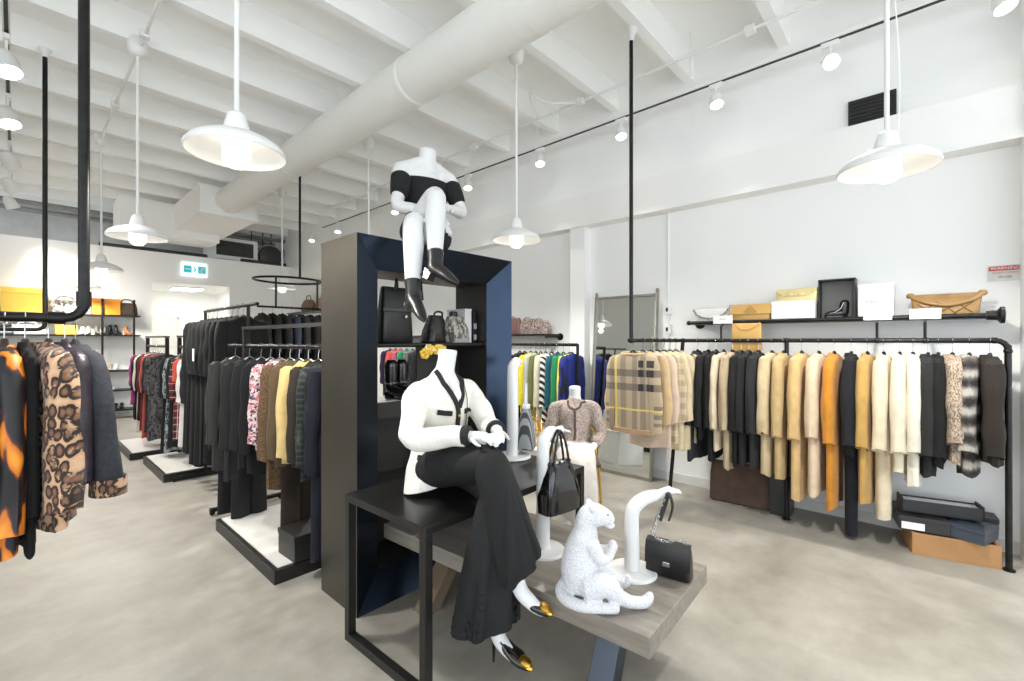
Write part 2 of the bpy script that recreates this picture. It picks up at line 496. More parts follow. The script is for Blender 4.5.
for y, lab in ((5.57, 'large white spotlight at the top left picture edge'), (6.9, 'second white spotlight down the left track'), (8.5, 'third white spotlight down the left track'), (9.9, 'fourth white spotlight down the left track'), (11.2, 'farthest white spotlight on the left track')):
    spot(-.05, y, 4.0, (.6, y - 1.2, .5) if y < 7 else (.9, 11.7, 1.9), lab, 'track spotlights on the left track', 1.5, 120)
T = thing('ceiling_light', 'flat white ceiling light in the hall behind the opening', 'light', (2.8, 13.2, OZ + .05))
MB().box((-.3, -.3, -.04), (.3, .3, 0)).build('lamp_frame', LAMPW, T, False)
MB().box((-.27, -.27, -.046), (.27, .27, -.041)).build('diffuser', emit('panel_glow', (255, 252, 246), 40), T, False)

# wall vent, sign, conduit and switches on the right wall
T = thing('wall_vent', 'square black vent on the white wall above the bulkhead', 'vent', (XR, .345, 3.265))
MB().box((-.03, -.155, 0), (-.002, .155, .235)).build('vent_frame', plain('vent_black', (30, 29, 27), .6), T, False)
m = MB()
for i in range(7): m.box((-.038, -.14, .02 + i * .03), (-.029, .14, .03 + i * .03))
m.build('vent_slat', BLKP, T, False)
x, y, t = on_line(668, (XR - .02, 0), (XR - .02, 1))
tag(MB().cyl((XR - .012, y, 1.2), (XR - .012, y, 2.95), .01, n=8).build('wall_conduit', LAMPW, loc=(XR - .012, y, 1.2)), 'thin white conduit running down the wall beside the mirror', 'conduit')
for zz, lab in ((1.83, 'upper switch box on the thin conduit beside the mirror'), (1.62, 'lower switch box on the thin conduit beside the mirror')):
    T = thing('switch_box', lab, 'switch', (XR, y, zz))
    MB().box((-.045, -.035, -.05), (-.002, .035, .05)).build('box_body', LAMPW, T, False, bevel=.005)
    MB().box((-.055, -.01, -.02), (-.045, .01, .02)).build('toggle', BLKP, T, False)


def text_mesh(body, size, mat, parent, loc, rot, name='lettering', ext=.0008, align='CENTER'):
    c = bpy.data.curves.new(name, 'FONT'); c.body = body; c.size = size; c.align_x = align; c.align_y = 'CENTER'; c.extrude = ext
    o = bpy.data.objects.new('tmp_text', c); COL.objects.link(o)
    me = bpy.data.meshes.new_from_object(o.evaluated_get(bpy.context.evaluated_depsgraph_get()))
    bpy.data.objects.remove(o)
    me.name = name; me.materials.clear(); me.materials.append(mat)
    r = bpy.data.objects.new(name, me); COL.objects.link(r); r.parent = parent; r.location = loc; r.rotation_euler = rot
    return r


INK = plain('grey_ink', (70, 70, 70), .6); RED = plain('sign_red', (196, 60, 48), .5)
RW = (PI / 2, 0, -PI / 2)   # upright lettering that reads from the room, on the right wall
xs, ys, ts = on_line(1005, (XR, 0), (XR, 1))
T = thing('wall_sign', 'small white sign with red heading on the right wall above the pipe flange', 'sign', (XR, ys, zat(273, ts)))
MB().box((-.008, -.085, -.055), (-.001, .085, .055)).build('sign_board', plain('sign_pale', (214, 212, 206), .5), T, False)
MB().box((-.0095, -.08, .018), (-.008, .08, .05)).build('heading_band', RED, T, False)
text_mesh('WARNING', .03, CARD, T, (-.0105, 0, .034), RW)
text_mesh('SECURITY CAMERAS', .014, RED, T, (-.0095, 0, .002), RW)
text_mesh('IN USE', .022, INK, T, (-.0095, 0, -.028), RW)

xs, ys, ts = on_line(194, (0, YB), (1, YB))
T = thing('exit_sign', 'white and teal running man exit sign hanging above the opening', 'sign', (xs, YB - .02, zat(270, ts)))
MB().box((-.235, -.05, -.15), (.235, .0, .15)).build('sign_box', emit('exit_white', (235, 245, 245), .6), T, False)
TEAL = emit('exit_teal', (40, 165, 175), .7)
MB().box((-.2, -.056, -.075), (-.06, -.05, .075)).build('pictogram_panel', TEAL, T, False)
MB().box((.06, -.056, -.075), (.2, -.05, .075)).build('pictogram_panel', TEAL, T, False)
m = MB()
m.ell((.15, -.058, .045), (.016, .002, .016), 10)
for a, b in (((.14, .025), (.11, -.01)), ((.11, -.01), (.135, -.035)), ((.135, -.035), (.115, -.062)), ((.11, -.01), (.085, -.04)), ((.14, .025), (.17, .0)), ((.135, .022), (.1, .03))): m.cyl((a[0], -.058, a[1]), (b[0], -.058, b[1]), .009, n=6)
m.build('running_man', CARD, T)
m = MB().box((-.175, -.06, -.01), (-.1, -.056, .01)); m.add([(-.1, -.06, .03), (-.1, -.06, -.03), (-.07, -.06, 0), (-.1, -.056, .03), (-.1, -.056, -.03), (-.07, -.056, 0)], [(0, 1, 2), (5, 4, 3), (0, 2, 5, 3), (2, 1, 4, 5), (1, 0, 3, 4)])
m.build('arrow', CARD, T, False)
m = MB()
for a, b in (((-.02, .05), (.015, 0)), ((.015, 0), (-.02, -.05))): m.cyl((a[0], -.053, a[1]), (b[0], -.053, b[1]), .012, n=6)
m.build('chevron', TEAL, T)
xs, ys, ts = on_line(154, (0, YB), (1, YB))
T = thing('exit_sign', 'small green and white sign on the edge of the hall opening', 'sign', (xs + .25, YB + .4, 2.1))
T.location = (OX0 + .05, YB + .5, 2.1)
MB().box((-.05, -.09, -.11), (-.03, .09, .11)).build('sign_board', CARD, T, False)
MB().box((-.03, -.06, -.03), (-.027, .06, .06)).build('green_panel', plain('sign_green', (70, 150, 120), .5), T, False)
# ---------------------------------------------------------------- pipe rack along the right wall
RX = 4.37


def flange(mb, c, axis, r=.05, th=.012):
    if axis == 'z': mb.lathe([(r, 0), (r, th), (.028, th + .004), (.026, .035)], c, 20)
    else: mb.lathe([(r, 0), (r, th), (.028, th + .004), (.026, .035)], c, 20, axis)


T = thing('pipe_rack', 'long black iron pipe clothes rack along the right white wall', 'clothes rack', (RX, .7, 0))
lo = (RX, .7, 0)
MB().tube([(RX, 1.757, 1.5), (RX, .7, 1.5), (RX, -.32, 1.5)] + [(RX, -.32 - .06 * math.sin(a), 1.44 + .06 * math.cos(a)) for a in (.4, .8, 1.2, 1.57)], .0175, 12).build('rail', PIPE, T, loc=lo)
for top, bot in (((RX, -.38, 1.47), (RX, -.385, 0)), ((RX, .88, 1.5), (RX, .88, 0)), ((RX, 1.757, 1.5), (RX, 1.89, 0))):
    m = MB().cyl(top, bot, .0175, n=12); m.lathe([(.03, 0), (.03, .012), (.022, .016)], (bot[0], bot[1], 0), 16); m.build('post', PIPE, T, loc=lo)
m = MB()
for p, r in (((RX, -.32, 1.5), .023), ((RX, -.38, 1.43), .023), ((RX, .88, 1.5), .025), ((RX, 1.757, 1.5), .025), ((3.6, 1.9, 1.5), .026)): m.ell(p, (r, r, r), 12)
m.build('elbow_joint', PIPE, T, loc=lo)
MB().cyl((RX, 1.757, 1.5), (3.57, 1.905, 1.5), .0175, n=12).build('cross_rail', PIPE, T, loc=lo)
m = MB().cyl((3.6, 1.9, 1.48), (3.6, 1.9, ZC - .1), .0165, n=12)
m.build('hanging_pole', PIPE, T, loc=lo)
m = MB().lathe([(.022, -.1), (.026, -.06), (.05, -.015), (.05, 0)], (3.6, 1.9, ZC), 16).build('ceiling_flange', LAMPW, T, loc=lo)
UX = 4.45
_, yl, _ = on_line(689, (UX, 0), (UX, 1))
MB().tube([(UX, yl, 1.67), (UX, -.352, 1.67)], .018, 12).build('upper_pipe', PIPE, T, loc=lo)
m = MB().lathe([(.03, .08), (.034, .03), (.056, .014), (.056, -.006), (.03, -.01)], (UX, -.366, 1.67), 20, 'y').cyl((UX, -.36, 1.67), (XR - .005, -.36, 1.67), .0165, n=10)
m.build('wall_flange', PIPE, T, loc=lo)
m = MB().ell((UX, yl, 1.67), (.024, .024, .024), 12).cyl((UX, yl, 1.67), (XR - .005, yl, 1.67), .0165, n=10).lathe([(.05, 0), (.05, -.012), (.028, -.016), (.026, -.04)], (XR - .002, yl, 1.67), 20, 'x')
m.build('wall_bracket', PIPE, T, loc=lo)
CARDS = []
for px in (721, 877, 925):
    _, y, t = on_line(px, (RX, 0), (RX, 1)); CARDS.append((px, y))
    MB().tube([(RX, y, 1.5), (RX, y, 1.63), (UX, y, 1.665)], .009, 8).ell((RX, y, 1.5), (.023, .023, .023), 10).build('connector', PIPE, T, loc=lo)
MB().box((4.47, -.33, 1.656), (XR - .004, yl - .03, 1.678)).build('shelf_board', BLKM, T, False, loc=lo)
for (px, y), lab in zip(CARDS, ('small white sign card on the pipe under the white chain bag', 'small white sign card below the lettered white box', 'small white sign card below the tan quilted bag')):
    c = thing('sign_card', lab, 'sign', (UX - .03, y, 1.655), 0, 'white sign cards on the wall rail')
    MB().box((-.004, -.085, 0), (.0, .085, .075)).build('card_face', CARD, c, False)
    MB().box((-.0045, -.03, .04), (-.004, .03, .045)).build('printed_line', plain('pale_ink', (150, 150, 150), .6), c, False)
    MB().box((-.004, -.05, -.006), (.012, .05, 0)).build('clip', BLKM, c, False)

# second pipe rack further along the right wall
T = thing('pipe_rack', 'black pipe clothes rack of bright garments behind the seated tweed jacket', 'clothes rack', (RX, 5, 0))
lo = (RX, 5, 0)
MB().tube([(RX, 2.98, 1.45), (RX, 8.0, 1.45)], .0175, 12).build('rail', PIPE, T, loc=lo)
for y in (2.98, 8.0):
    MB().cyl((RX, y, 1.46), (RX, y, 0), .0175, n=12).lathe([(.05, 0), (.05, .012), (.025, .02)], (RX, y, 0), 16).build('post', PIPE, T, loc=lo)
for y in (3.55, 6.5): MB().cyl((RX, y, 1.45), (XR - .002, y, 1.45), .014, n=10).build('wall_arm', PIPE, T, loc=lo)
T = thing('wall_shelf', 'black shelf with handbags on the right wall above the bright garments', 'shelf', (XR, 4.5, 1.56))
MB().box((-.3, -1.0, 0), (-.004, 4.2, .022)).build('shelf_board', BLKM, T, False)
for y in (-1.0, 1.2, 3.6):
    MB().cyl((-.30, y, -.012), (-.004, y, -.012), .014, n=10).lathe([(.045, 0), (.045, -.012), (.02, -.016)], (-.003, y, -.012), 16, 'x').ell((-.3, y, -.012), (.022, .022, .022), 10).build('bracket', PIPE, T)
T = thing('wall_shelf', 'high shelf with brown bags at the far end of the right wall', 'shelf', (XR, 9.8, 2.14))
MB().box((-.3, -.9, 0), (-.004, 1.7, .025)).build('shelf_board', BLKM, T, False)
for y in (-.8, 1.5): MB().cyl((-.25, y, -.012), (-.004, y, -.012), .014, n=10).build('bracket', PIPE, T)

# leaning mirror in a pale frame
MIR = plain('mirror_glass', (225, 228, 226), .03, 1.0, var=0)
MF = plain('mirror_frame_silver', (150, 147, 138), .4, .6)
T = thing('leaning_mirror', 'tall mirror in slim champagne frame leaning on the wall behind the checked sweater', 'mirror', (4.57, 2.56, 0))
a = math.atan2(.15, 2.0); rot = Matrix.Rotation(a, 3, 'Y')
m = MB().box((-.012, -.375, .03), (-.008, .375, 1.99), rot, (0, 0, 0)); m.build('glass', MIR, T, False)
m = MB()
for b in (((-.03, -.39, 0), (.02, -.368, 2.02)), ((-.03, .368, 0), (.02, .39, 2.02)), ((-.03, -.368, 0), (.02, .368, .035)), ((-.03, -.368, 1.99), (.02, .368, 2.015))): m.box(b[0], b[1], rot, (0, 0, 0))
for y in (-.382, .382):
    for z in (2.05,): m.ell(rot @ V(-.005, y, z), (.018, .018, .03), 10)
m.build('mirror_frame', MF, T)
MB().box((-.005, -.38, .02), (.012, .38, 2.0), rot, (0, 0, 0)).build('back_board', BLKM, T, False)

# ---------------------------------------------------------------- the black portal display
BRZ = plain('portal_bronze_black', (62, 58, 51), .36, .35, var=.1, scale=3)
NAVY = plain('portal_black_blue_reflection', (45, 56, 72), .26, .9, var=.12, scale=2)  # gloss black bevel; blue reflected window daylight is tinted into its base colour
INNER = plain('portal_inner_black', (40, 38, 36), .45, .1)
PX0, PX1, PY0, PY1, PH = 1.245, 2.478, 2.275, 2.70, 2.085
T = thing('portal_display', 'large black portal shaped display unit, blue reflection tint on sloped inner frame, mannequin on top', 'display unit', ((PX0 + PX1) / 2, PY0, 0))
lo = ((PX0 + PX1) / 2, PY0, 0)
W, RC = .175, .085
prof = [(0, 0), (W, RC), (W, PY1 - PY0), (0, PY1 - PY0)]


def side(corner_a, corner_b, name):
    m = MB(); n = len(prof)
    def ring(c):
        sx = 1 if c[0] == PX0 else -1; sz = 1 if c[1] == 0 else -1
        return [V(c[0] + sx * d, PY0 + y, c[1] + sz * d) for d, y in prof]
    A, B = ring(corner_a), ring(corner_b)
    for i in range(n):
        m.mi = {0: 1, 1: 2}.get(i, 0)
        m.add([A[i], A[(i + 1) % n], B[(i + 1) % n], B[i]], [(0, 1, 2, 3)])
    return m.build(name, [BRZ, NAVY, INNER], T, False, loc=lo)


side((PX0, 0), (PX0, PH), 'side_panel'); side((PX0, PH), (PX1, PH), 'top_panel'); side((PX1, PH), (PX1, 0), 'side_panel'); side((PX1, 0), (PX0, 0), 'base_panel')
ix0, ix1 = PX0 + W, PX1 - W
MB().box((ix0, PY0 + .13, 1.462), (ix1, PY1 - .01, 1.482)).build('shelf', BLKM, T, False, loc=lo)
MB().cyl((ix0, PY0 + .11, 1.472), (ix1, PY0 + .11, 1.472), .014, n=10).lathe([(.026, 0), (.026, -.02)], (ix1, PY0 + .11, 1.472), 14, 'x').build('shelf_rod', PIPE, T, loc=lo)
MB().box((ix0, PY0 + .15, 1.03), (ix1, PY1 - .01, 1.125)).build('drawer_shelf', INNER, T, False, loc=lo)
MB().box((ix0 + .002, PY0 + .155, 1.1255), (ix1 - .002, PY1 - .012, 1.131)).build('shelf_top', plain('pale_shelf_top', (196, 194, 188), .4), T, False, loc=lo)
MB().box((ix0, PY0 + .15, .60), (ix1, PY1 - .02, .63)).build('shelf', BLKM, T, False, loc=lo)
MB().box((ix0, PY1 - .03, .175), (ix1, PY1 - .01, 1.03)).build('back_panel', INNER, T, False, loc=lo)
MB().box((ix0 + .5, PY1 - .03, 1.131), (ix1, PY1 - .01, 1.462)).build('back_panel', INNER, T, False, loc=lo)

# ---------------------------------------------------------------- black console and wooden bench
CONB = plain('console_black', (30, 29, 28), .3, .1, var=.2, scale=4)
A = math.radians(1.7)
CT = thing('console_table', 'black metal frame console table the mannequin in wide trousers sits on', 'table', (1.135, 1.523, 0), A)
CL, CD, CH, q = 1.225, .64, .731, .04
MB().box((0, 0, CH - .035), (CL, CD, CH)).build('table_top', CONB, CT, False, bevel=.003)
for x in (0, CL - q):
    for y in (0, CD - q):
        MB().box((x, y, .0), (x + q, y + q, CH - .035)).build('leg', CONB, CT, False, bevel=.003)
    MB().box((x, q, 0), (x + q, CD - q, q)).build('floor_rail', CONB, CT, False, bevel=.003)


def mat_bench():
    t = NT('grey_oak_bench')
    v = t.co((9, 1.0, 9))
    c = t.ramp(t.noise(2.2, 7, v, .6), [(.3, lin((104, 96, 87))), (.5, lin((134, 126, 115))), (.72, lin((158, 150, 139)))])
    c = t.mix(.35, c, t.ramp(t.noise(1.3, 3), [(.35, lin((110, 102, 93))), (.7, lin((158, 152, 143)))]))
    t.bump(t.noise(3, 6, v), .12, .003)
    return t.done(c, .42)


BENCH = mat_bench()
BT = thing('coffee_table', 'low grey-brown wooden slab table with white stands and a beaded leopard on it', 'table', (1.570, .754, 0), math.radians(3.15))
BL, BWD, BZ = 1.64, .694, .41
MB().box((0, 0, BZ - .082), (BWD, BL, BZ)).build('table_slab', BENCH, BT, False, bevel=.004)
for y in (.30, 1.25):
    for s in (-1, 1):
        m = MB(); x0 = BWD / 2 + s * .05; x1 = BWD / 2 + s * .30
        vs = [(x0 - .05, y, BZ - .083), (x0 + .05, y, BZ - .083), (x0 + .05, y + .11, BZ - .083), (x0 - .05, y + .11, BZ - .083), (x1 - .05, y, 0), (x1 + .05, y, 0), (x1 + .05, y + .11, 0), (x1 - .05, y + .11, 0)]
        if s < 0 and y < 1: vs = [(BWD / 2 - .13, y - .1, BZ - .083), (BWD / 2 - .03, y - .1, BZ - .083), (BWD / 2 - .03, y + .01, BZ - .083), (BWD / 2 - .13, y + .01, BZ - .083), (BWD / 2 - .29, y - .1, 0), (BWD / 2 - .19, y - .1, 0), (BWD / 2 - .19, y + .01, 0), (BWD / 2 - .29, y + .01, 0)]
        m.add(vs, [(0, 1, 2, 3), (7, 6, 5, 4), (0, 4, 5, 1), (1, 5, 6, 2), (2, 6, 7, 3), (3, 7, 4, 0)])
        m.build('leg', plain('leg_dark_steel', (66, 72, 80), .3, .7) if y < 1 else plain('leg_wood', (112, 96, 78), .5), BT, False, bevel=.003)


# white bag stands: round base, column, an arm that ends in a hand
def hand_mesh(mb, wrist, d, palm_n, L=.17, spread=.5, curl=.25, thumb=1):
    # palm, four fingers and thumb; d points along the hand, palm_n out of the palm
    d = V(*d).normalized(); n = V(*palm_n); n = (n - d * n.dot(d)).normalized(); s = d.cross(n)
    w = V(*wrist); k = L / .18
    P = lambda a, b, c: tuple(w + d * a * k + s * b * k + n * c * k)
    limb(mb, [P(-.02, 0, 0) + (.021 * k, .024 * k), P(.03, 0, 0) + (.016 * k, .03 * k), P(.075, 0, 0) + (.013 * k, .034 * k), P(.092, 0, .002) + (.011 * k, .032 * k)], 14, 4)
    for i, (b, ln) in enumerate(((.027, .066), (.009, .078), (-.009, .073), (-.026, .057))):
        sp = (b / .027) * spread * .012
        c1 = curl * .35; c2 = curl
        a0 = .082; p = [P(a0, b, .0)]
        p.append(P(a0 + ln * .4, b + sp * .5, ln * .4 * c1)); p.append(P(a0 + ln * .74, b + sp * .9, ln * .4 * c1 + ln * .34 * c2 * 1.5)); p.append(P(a0 + ln * (1 - curl * .25), b + sp * 1.1, ln * .4 * c1 + ln * .6 * c2 * 1.8))
        limb(mb, [p[0] + (.0098 * k,), p[1] + (.0092 * k,), p[2] + (.0082 * k,), p[3] + (.0062 * k,)], 8, 3)
    t = thumb
    limb(mb, [P(.02, .022 * t, .004) + (.014 * k,), P(.045, .042 * t, .014) + (.0115 * k,), P(.07, .053 * t, .022) + (.0095 * k,), P(.09, .057 * t, .024) + (.007 * k,)], 8, 3)


def arm_stand(base, top, armdir, armlen, label, r=.036, hand=True, rb=.115):
    T = thing('bag_stand', label, 'display stand', base, 0, 'white hand shaped bag stands')
    MB().lathe([(rb, 0), (rb, .008), (rb * .96, .014), (rb * .5, .016)], (0, 0, 0), 40).build('base_disc', MANN, T)
    h = top - base[2]; d = V(*armdir).normalized(); dl = V(d.x, d.y, 0).normalized()
    m = MB()
    kn = [(0, 0, .012, r), (0, 0, h * .4, r * .97), (0, 0, h - .085, r * .92), (dl.x * .022, dl.y * .022, h - .04, r * .92), (dl.x * .07, dl.y * .07, h - .018 + d.z * .03, r * .86)]
    e = V(dl.x * .07, dl.y * .07, h - .018 + d.z * .03) + d * armlen
    kn.append((e.x, e.y, e.z, r * .72)); limb(m, kn, 18, 6)
    if hand: hand_mesh(m, tuple(e), tuple(d), (0, 0, -1), .15, .8, .2, 1)
    organic('arm_column', MANN, T, m, .0055, 3)
    return T, V(*base) + e


ST1, e1 = arm_stand((1.848, 1.475, BZ), 1.035, (.80, .05, -.06), .04, 'white hand shaped stand carrying the glossy black handbag', hand=True)
ST2, e2 = arm_stand((1.961, 1.031, BZ), .765, (.75, -.50, .16), .06, 'white hand shaped stand carrying the black chain bag')
ST3, e3 = arm_stand((2.21, 2.02, CH + .004), 1.37, (.7, .3, .0), .05, 'tall white stand on the console table behind the grey striped bag', .04, False, .12)

# ---------------------------------------------------------------- low platforms and rolling racks on the left
PLW = plain('platform_white_top', (214, 211, 204), .45, var=.05)


def platform(x0, x1, y0, y1, label):
    T = thing('display_platform', label, 'platform', ((x0 + x1) / 2, (y0 + y1) / 2, 0), 0, 'low platforms under the clothes racks')
    a, b = (x1 - x0) / 2, (y1 - y0) / 2
    MB().box((-a, -b, 0), (a, b, .085)).build('plinth', BLKM, T, False, bevel=.003)
    MB().box((-a + .03, -b + .03, .086), (a - .03, b - .03, .092)).build('top_panel', PLW, T, False)


platform(1.07, 1.75, 2.95, 4.16, 'low black platform with white top under the rack beside the portal')
platform(1.05, 1.85, 5.93, 7.06, 'middle low platform with white top, below black and red dresses')
platform(.96, 1.75, 7.34, 8.45, 'farthest low platform with white top, below the magenta and red garments')


def flat_rack(p0, p1, zr, zb0, zb1, label, ext=0.0):
    # garment rail under a flat steel bar, on two posts
    T = thing('clothes_rack', label, 'clothes rack', ((p0[0] + p1[0]) / 2, (p0[1] + p1[1]) / 2, 0)); lo = tuple(T.location)
    ux, uy = (p1[0] - p0[0]) * ext, (p1[1] - p0[1]) * ext
    MB().cyl((p0[0], p0[1], zr), (p1[0] + ux, p1[1] + uy, zr), .0155, n=12).build('rail', PIPE, T, loc=lo)
    m = MB()
    a, b = V(*p0, zb0), V(*p1, zb1); s = V(.03, 0, 0); u = V(0, 0, .012)
    m.rings([[a - s - u, a + s - u, a + s + u, a - s + u], [b - s - u, b + s - u, b + s + u, b - s + u]]); m.build('top_bar', plain('dark_steel_bar', (82, 81, 78), .35, .5), T, False, loc=lo)
    for p, zb in ((p0, zb0), (p1, zb1)):
        MB().box((p[0] - .02, p[1] - .02, .092), (p[0] + .02, p[1] + .02, zb - .013)).build('post', PIPE, T, False, loc=lo)


flat_rack((1.415, 3.0), (1.275, 4.13), 1.455, 1.61, 1.60, 'black steel rack of dark coats beside the portal', .26)
flat_rack((1.45, 5.99), (1.40, 6.98), 1.42, 1.55, 1.55, 'black steel rack of black and red dresses on the middle platform')
flat_rack((1.35, 7.40), (1.30, 8.38), 1.42, 1.55, 1.55, 'black steel rack of magenta and red garments on the farthest platform')
T = thing('clothes_rack', 'tall black rolling rack of long black garments between two platforms', 'clothes rack', (1.42, 5.05, 0)); lo = (1.42, 5.05, 0)
MB().cyl((1.42, 4.30, 1.82), (1.42, 5.92, 1.82), .015, n=12).build('rail', PIPE, T, loc=lo)
for y in (4.53, 5.9):
    MB().cyl((1.42, y, 1.82), (1.42, y, .06), .015, n=12).build('post', PIPE, T, loc=lo)
    MB().box((1.12, y - .02, .03), (1.72, y + .02, .06)).ell((1.14, y, .022), (.022, .012, .022), 10).ell((1.70, y, .022), (.022, .012, .022), 10).build('foot_bar', PIPE, T, loc=lo)
T = thing('shoe_box', 'black box on the platform beside the portal', 'box', (1.345, 3.075, .093), math.radians(2))
MB().box((-.16, -.12, 0), (.16, .12, .13)).build('box_body', plain('box_black', (32, 31, 30), .4), T, False, bevel=.003)
MB().box((-.164, -.124, .131), (.164, .124, .165)).build('lid', plain('box_black', (32, 31, 30), .4), T, False, bevel=.003)

# ceiling hung rails
T = thing('hanging_rail', 'black pipe rail hung from the ceiling on a thick pole, with the leopard coat', 'clothes rack', (.19, 2.557, 1.59)); lo = (.19, 2.557, 1.59)
MB().tube([(-1.4, 2.557, 1.59), (-.6, 2.557, 1.59), (.13, 2.557, 1.59)] + [(.13 + .06 * math.sin(a), 2.557, 1.65 - .06 * math.cos(a)) for a in (.4, .8, 1.2, 1.57)], .0185, 14).build('rail', PIPE, T, loc=lo)
MB().cyl((.19, 2.557, 1.63), (.19, 2.557, ZC + .27), .0185, n=14).build('hanging_pole', PIPE, T, loc=lo)
MB().lathe([(.024, -.03), (.024, .03)], (.19, 2.557, 1.67), 16).build('coupling', PIPE, T, loc=lo); MB().lathe([(.024, -.025), (.024, .025)], (.11, 2.557, 1.59), 16, 'x').build('coupling', PIPE, T, loc=lo); MB().lathe([(.05, -.014), (.05, 0)], (.19, 2.557, ZC + .275), 16).build('ceiling_flange', PIPE, T, loc=lo)
T = thing('hanging_rail', 'thin black pole from the ceiling with a rail behind the leopard coat', 'clothes rack', (.185, 6.03, 1.6)); lo = (.185, 6.03, 1.6)
MB().tube([(-1.2, 6.03, 1.6), (-.4, 6.03, 1.6), (.125, 6.03, 1.6)] + [(.125 + .06 * math.sin(a), 6.03, 1.66 - .06 * math.cos(a)) for a in (.4, .8, 1.2, 1.57)], .018, 12).build('rail', PIPE, T, loc=lo)
MB().cyl((.185, 6.03, 1.64), (.185, 6.03, ZC - .05), .018, n=12).build('hanging_pole', PIPE, T, loc=lo)
MB().lathe([(.02, -.08), (.024, -.05), (.05, -.012), (.05, 0)], (.185, 6.03, ZC + .01), 16).build('ceiling_flange', LAMPW, T, loc=lo)
cx, cy = 2.83, 7.25
T = thing('hanging_rail', 'oval black pipe rail hung from the ceiling behind the black clothes', 'clothes rack', (cx, cy, 2.42)); lo = (cx, cy, 2.42)
MB().tube([(cx + .48 * math.cos(a), cy + .42 * math.sin(a), 2.42) for a in [2 * PI * k / 40 for k in range(40)]], .0165, 10, loop=True).build('oval_rail', PIPE, T, loc=lo)
MB().cyl((cx, cy - .42, 2.42), (cx, cy - .42, ZC - .05), .0165, n=10).lathe([(.05, -.012), (.05, 0)], (cx, cy - .42, ZC - .04), 14).build('hanging_pole', PIPE, T, loc=lo)
for x in (cx - .30, cx + .30):
    yy = cy - .42 * math.sqrt(1 - (.3 / .48) ** 2)
    MB().cyl((x, yy, 2.42), (x, yy, 1.98), .014, n=10).build('drop_pole', PIPE, T, loc=lo)
MB().cyl((cx - .55, yy, 1.98), (cx + .75, yy, 1.98), .015, n=10).build('rail', PIPE, T, loc=lo)
OVY, OVX = yy, cx
# ---------------------------------------------------------------- hangers and garments
def make_hanger(mat, hw=.19, name='clothes_hanger'):
    T = thing(name, '', 'hanger')
    pts = [(.0, .0, -.085), (0, 0, -.05), (.002, 0, -.04)] + [(.0215 * math.cos(a), 0, .0 + .0215 * math.sin(a)) for a in [-PI * .42 + k * (PI * 1.42) / 10 for k in range(11)]]
    MB().tube(pts, .0022, 6).build('hook', CHROME, T)
    arm = [(-hw, 0, -.146), (-.085, 0, -.137), (-.05, 0, -.121), (-.02, 0, -.098), (0, 0, -.088), (.02, 0, -.098), (.05, 0, -.121), (.085, 0, -.137), (hw, 0, -.146)]
    m = MB(); m.tube(spline(arm, 4), [(.0105, .0075)] * 33, 8)
    m.build('shoulder_bar', mat, T)
    return T


HBLK = None
_hang = {}


def hang(x, y, z, yaw, label, group, mat=None, hw=.18):
    mat = mat or BLKP; key = (mat.name, round(hw, 3))
    if key not in _hang:
        h = make_hanger(mat, hw); _hang[key] = h
        h.location = (x, y, z); h.rotation_euler = (0, 0, yaw); h['label'] = label; h['group'] = group; return h
    return dup(_hang[key], (x, y, z), yaw, label, group)


def body_mb(hw, th, length, flare=1.05, seed=0, drop=0.0, neck=.055, vneck=0, waist=1.0):
    r = random.Random(seed); m = MB(); N = 36; rg = []
    top = [(-.106, neck, th * .28), (-.115, neck + .03, th * .33), (-.130, hw * .62 + max(0, neck - .055), th * .38), (-.144, hw * .88, th * .42), (-.165, hw * 1.0, th * .46), (-.215, hw * 1.01, th * .5)]
    nz = 14; rows = list(top)
    for i in range(1, nz + 1):
        f = i / nz; z = -.215 - (length - .215) * f
        wv = waist + (1 - waist) * abs(f - .35) / .65 if f > .02 else 1
        rows.append((z, hw * (1.01 + (flare - 1.01) * f) * wv, th * .5))
    ph = [r.uniform(0, 6.3) for _ in range(4)]; ks = [r.choice((5, 6, 7)), r.choice((9, 11)), r.choice((2, 3))]
    skew = r.uniform(-.012, .012)
    for i, (z, a, b) in enumerate(rows):
        f = max(0, (i - 4) / (len(rows) - 5)); ring = []
        for j in range(N):
            t = 2 * PI * j / N; ct, st = math.cos(t), math.sin(t)
            am = .38 * f * (.5 + .5 * math.sin(ks[0] * t + ph[0] + 1.5 * f)) + .16 * f * (.5 + .5 * math.sin(ks[1] * t + ph[1] - f))
            x = math.copysign(abs(ct) ** .75, ct) * a * (1 + .03 * f * math.sin(3 * t + ph[2]))
            y = math.copysign(abs(st) ** .7, st) * b * (1 - am)
            zz = z
            if i == 0: zz -= .012 * (1 if st > 0 else 0) + vneck * max(0, -st) ** 2
            if i == len(rows) - 1: zz += .012 * math.sin(ks[2] * t + ph[3]) - drop * max(0, ct)
            ring.append((x + skew * f, y, zz))
        rg.append(ring)
    m.rings(rg, False, False); return m


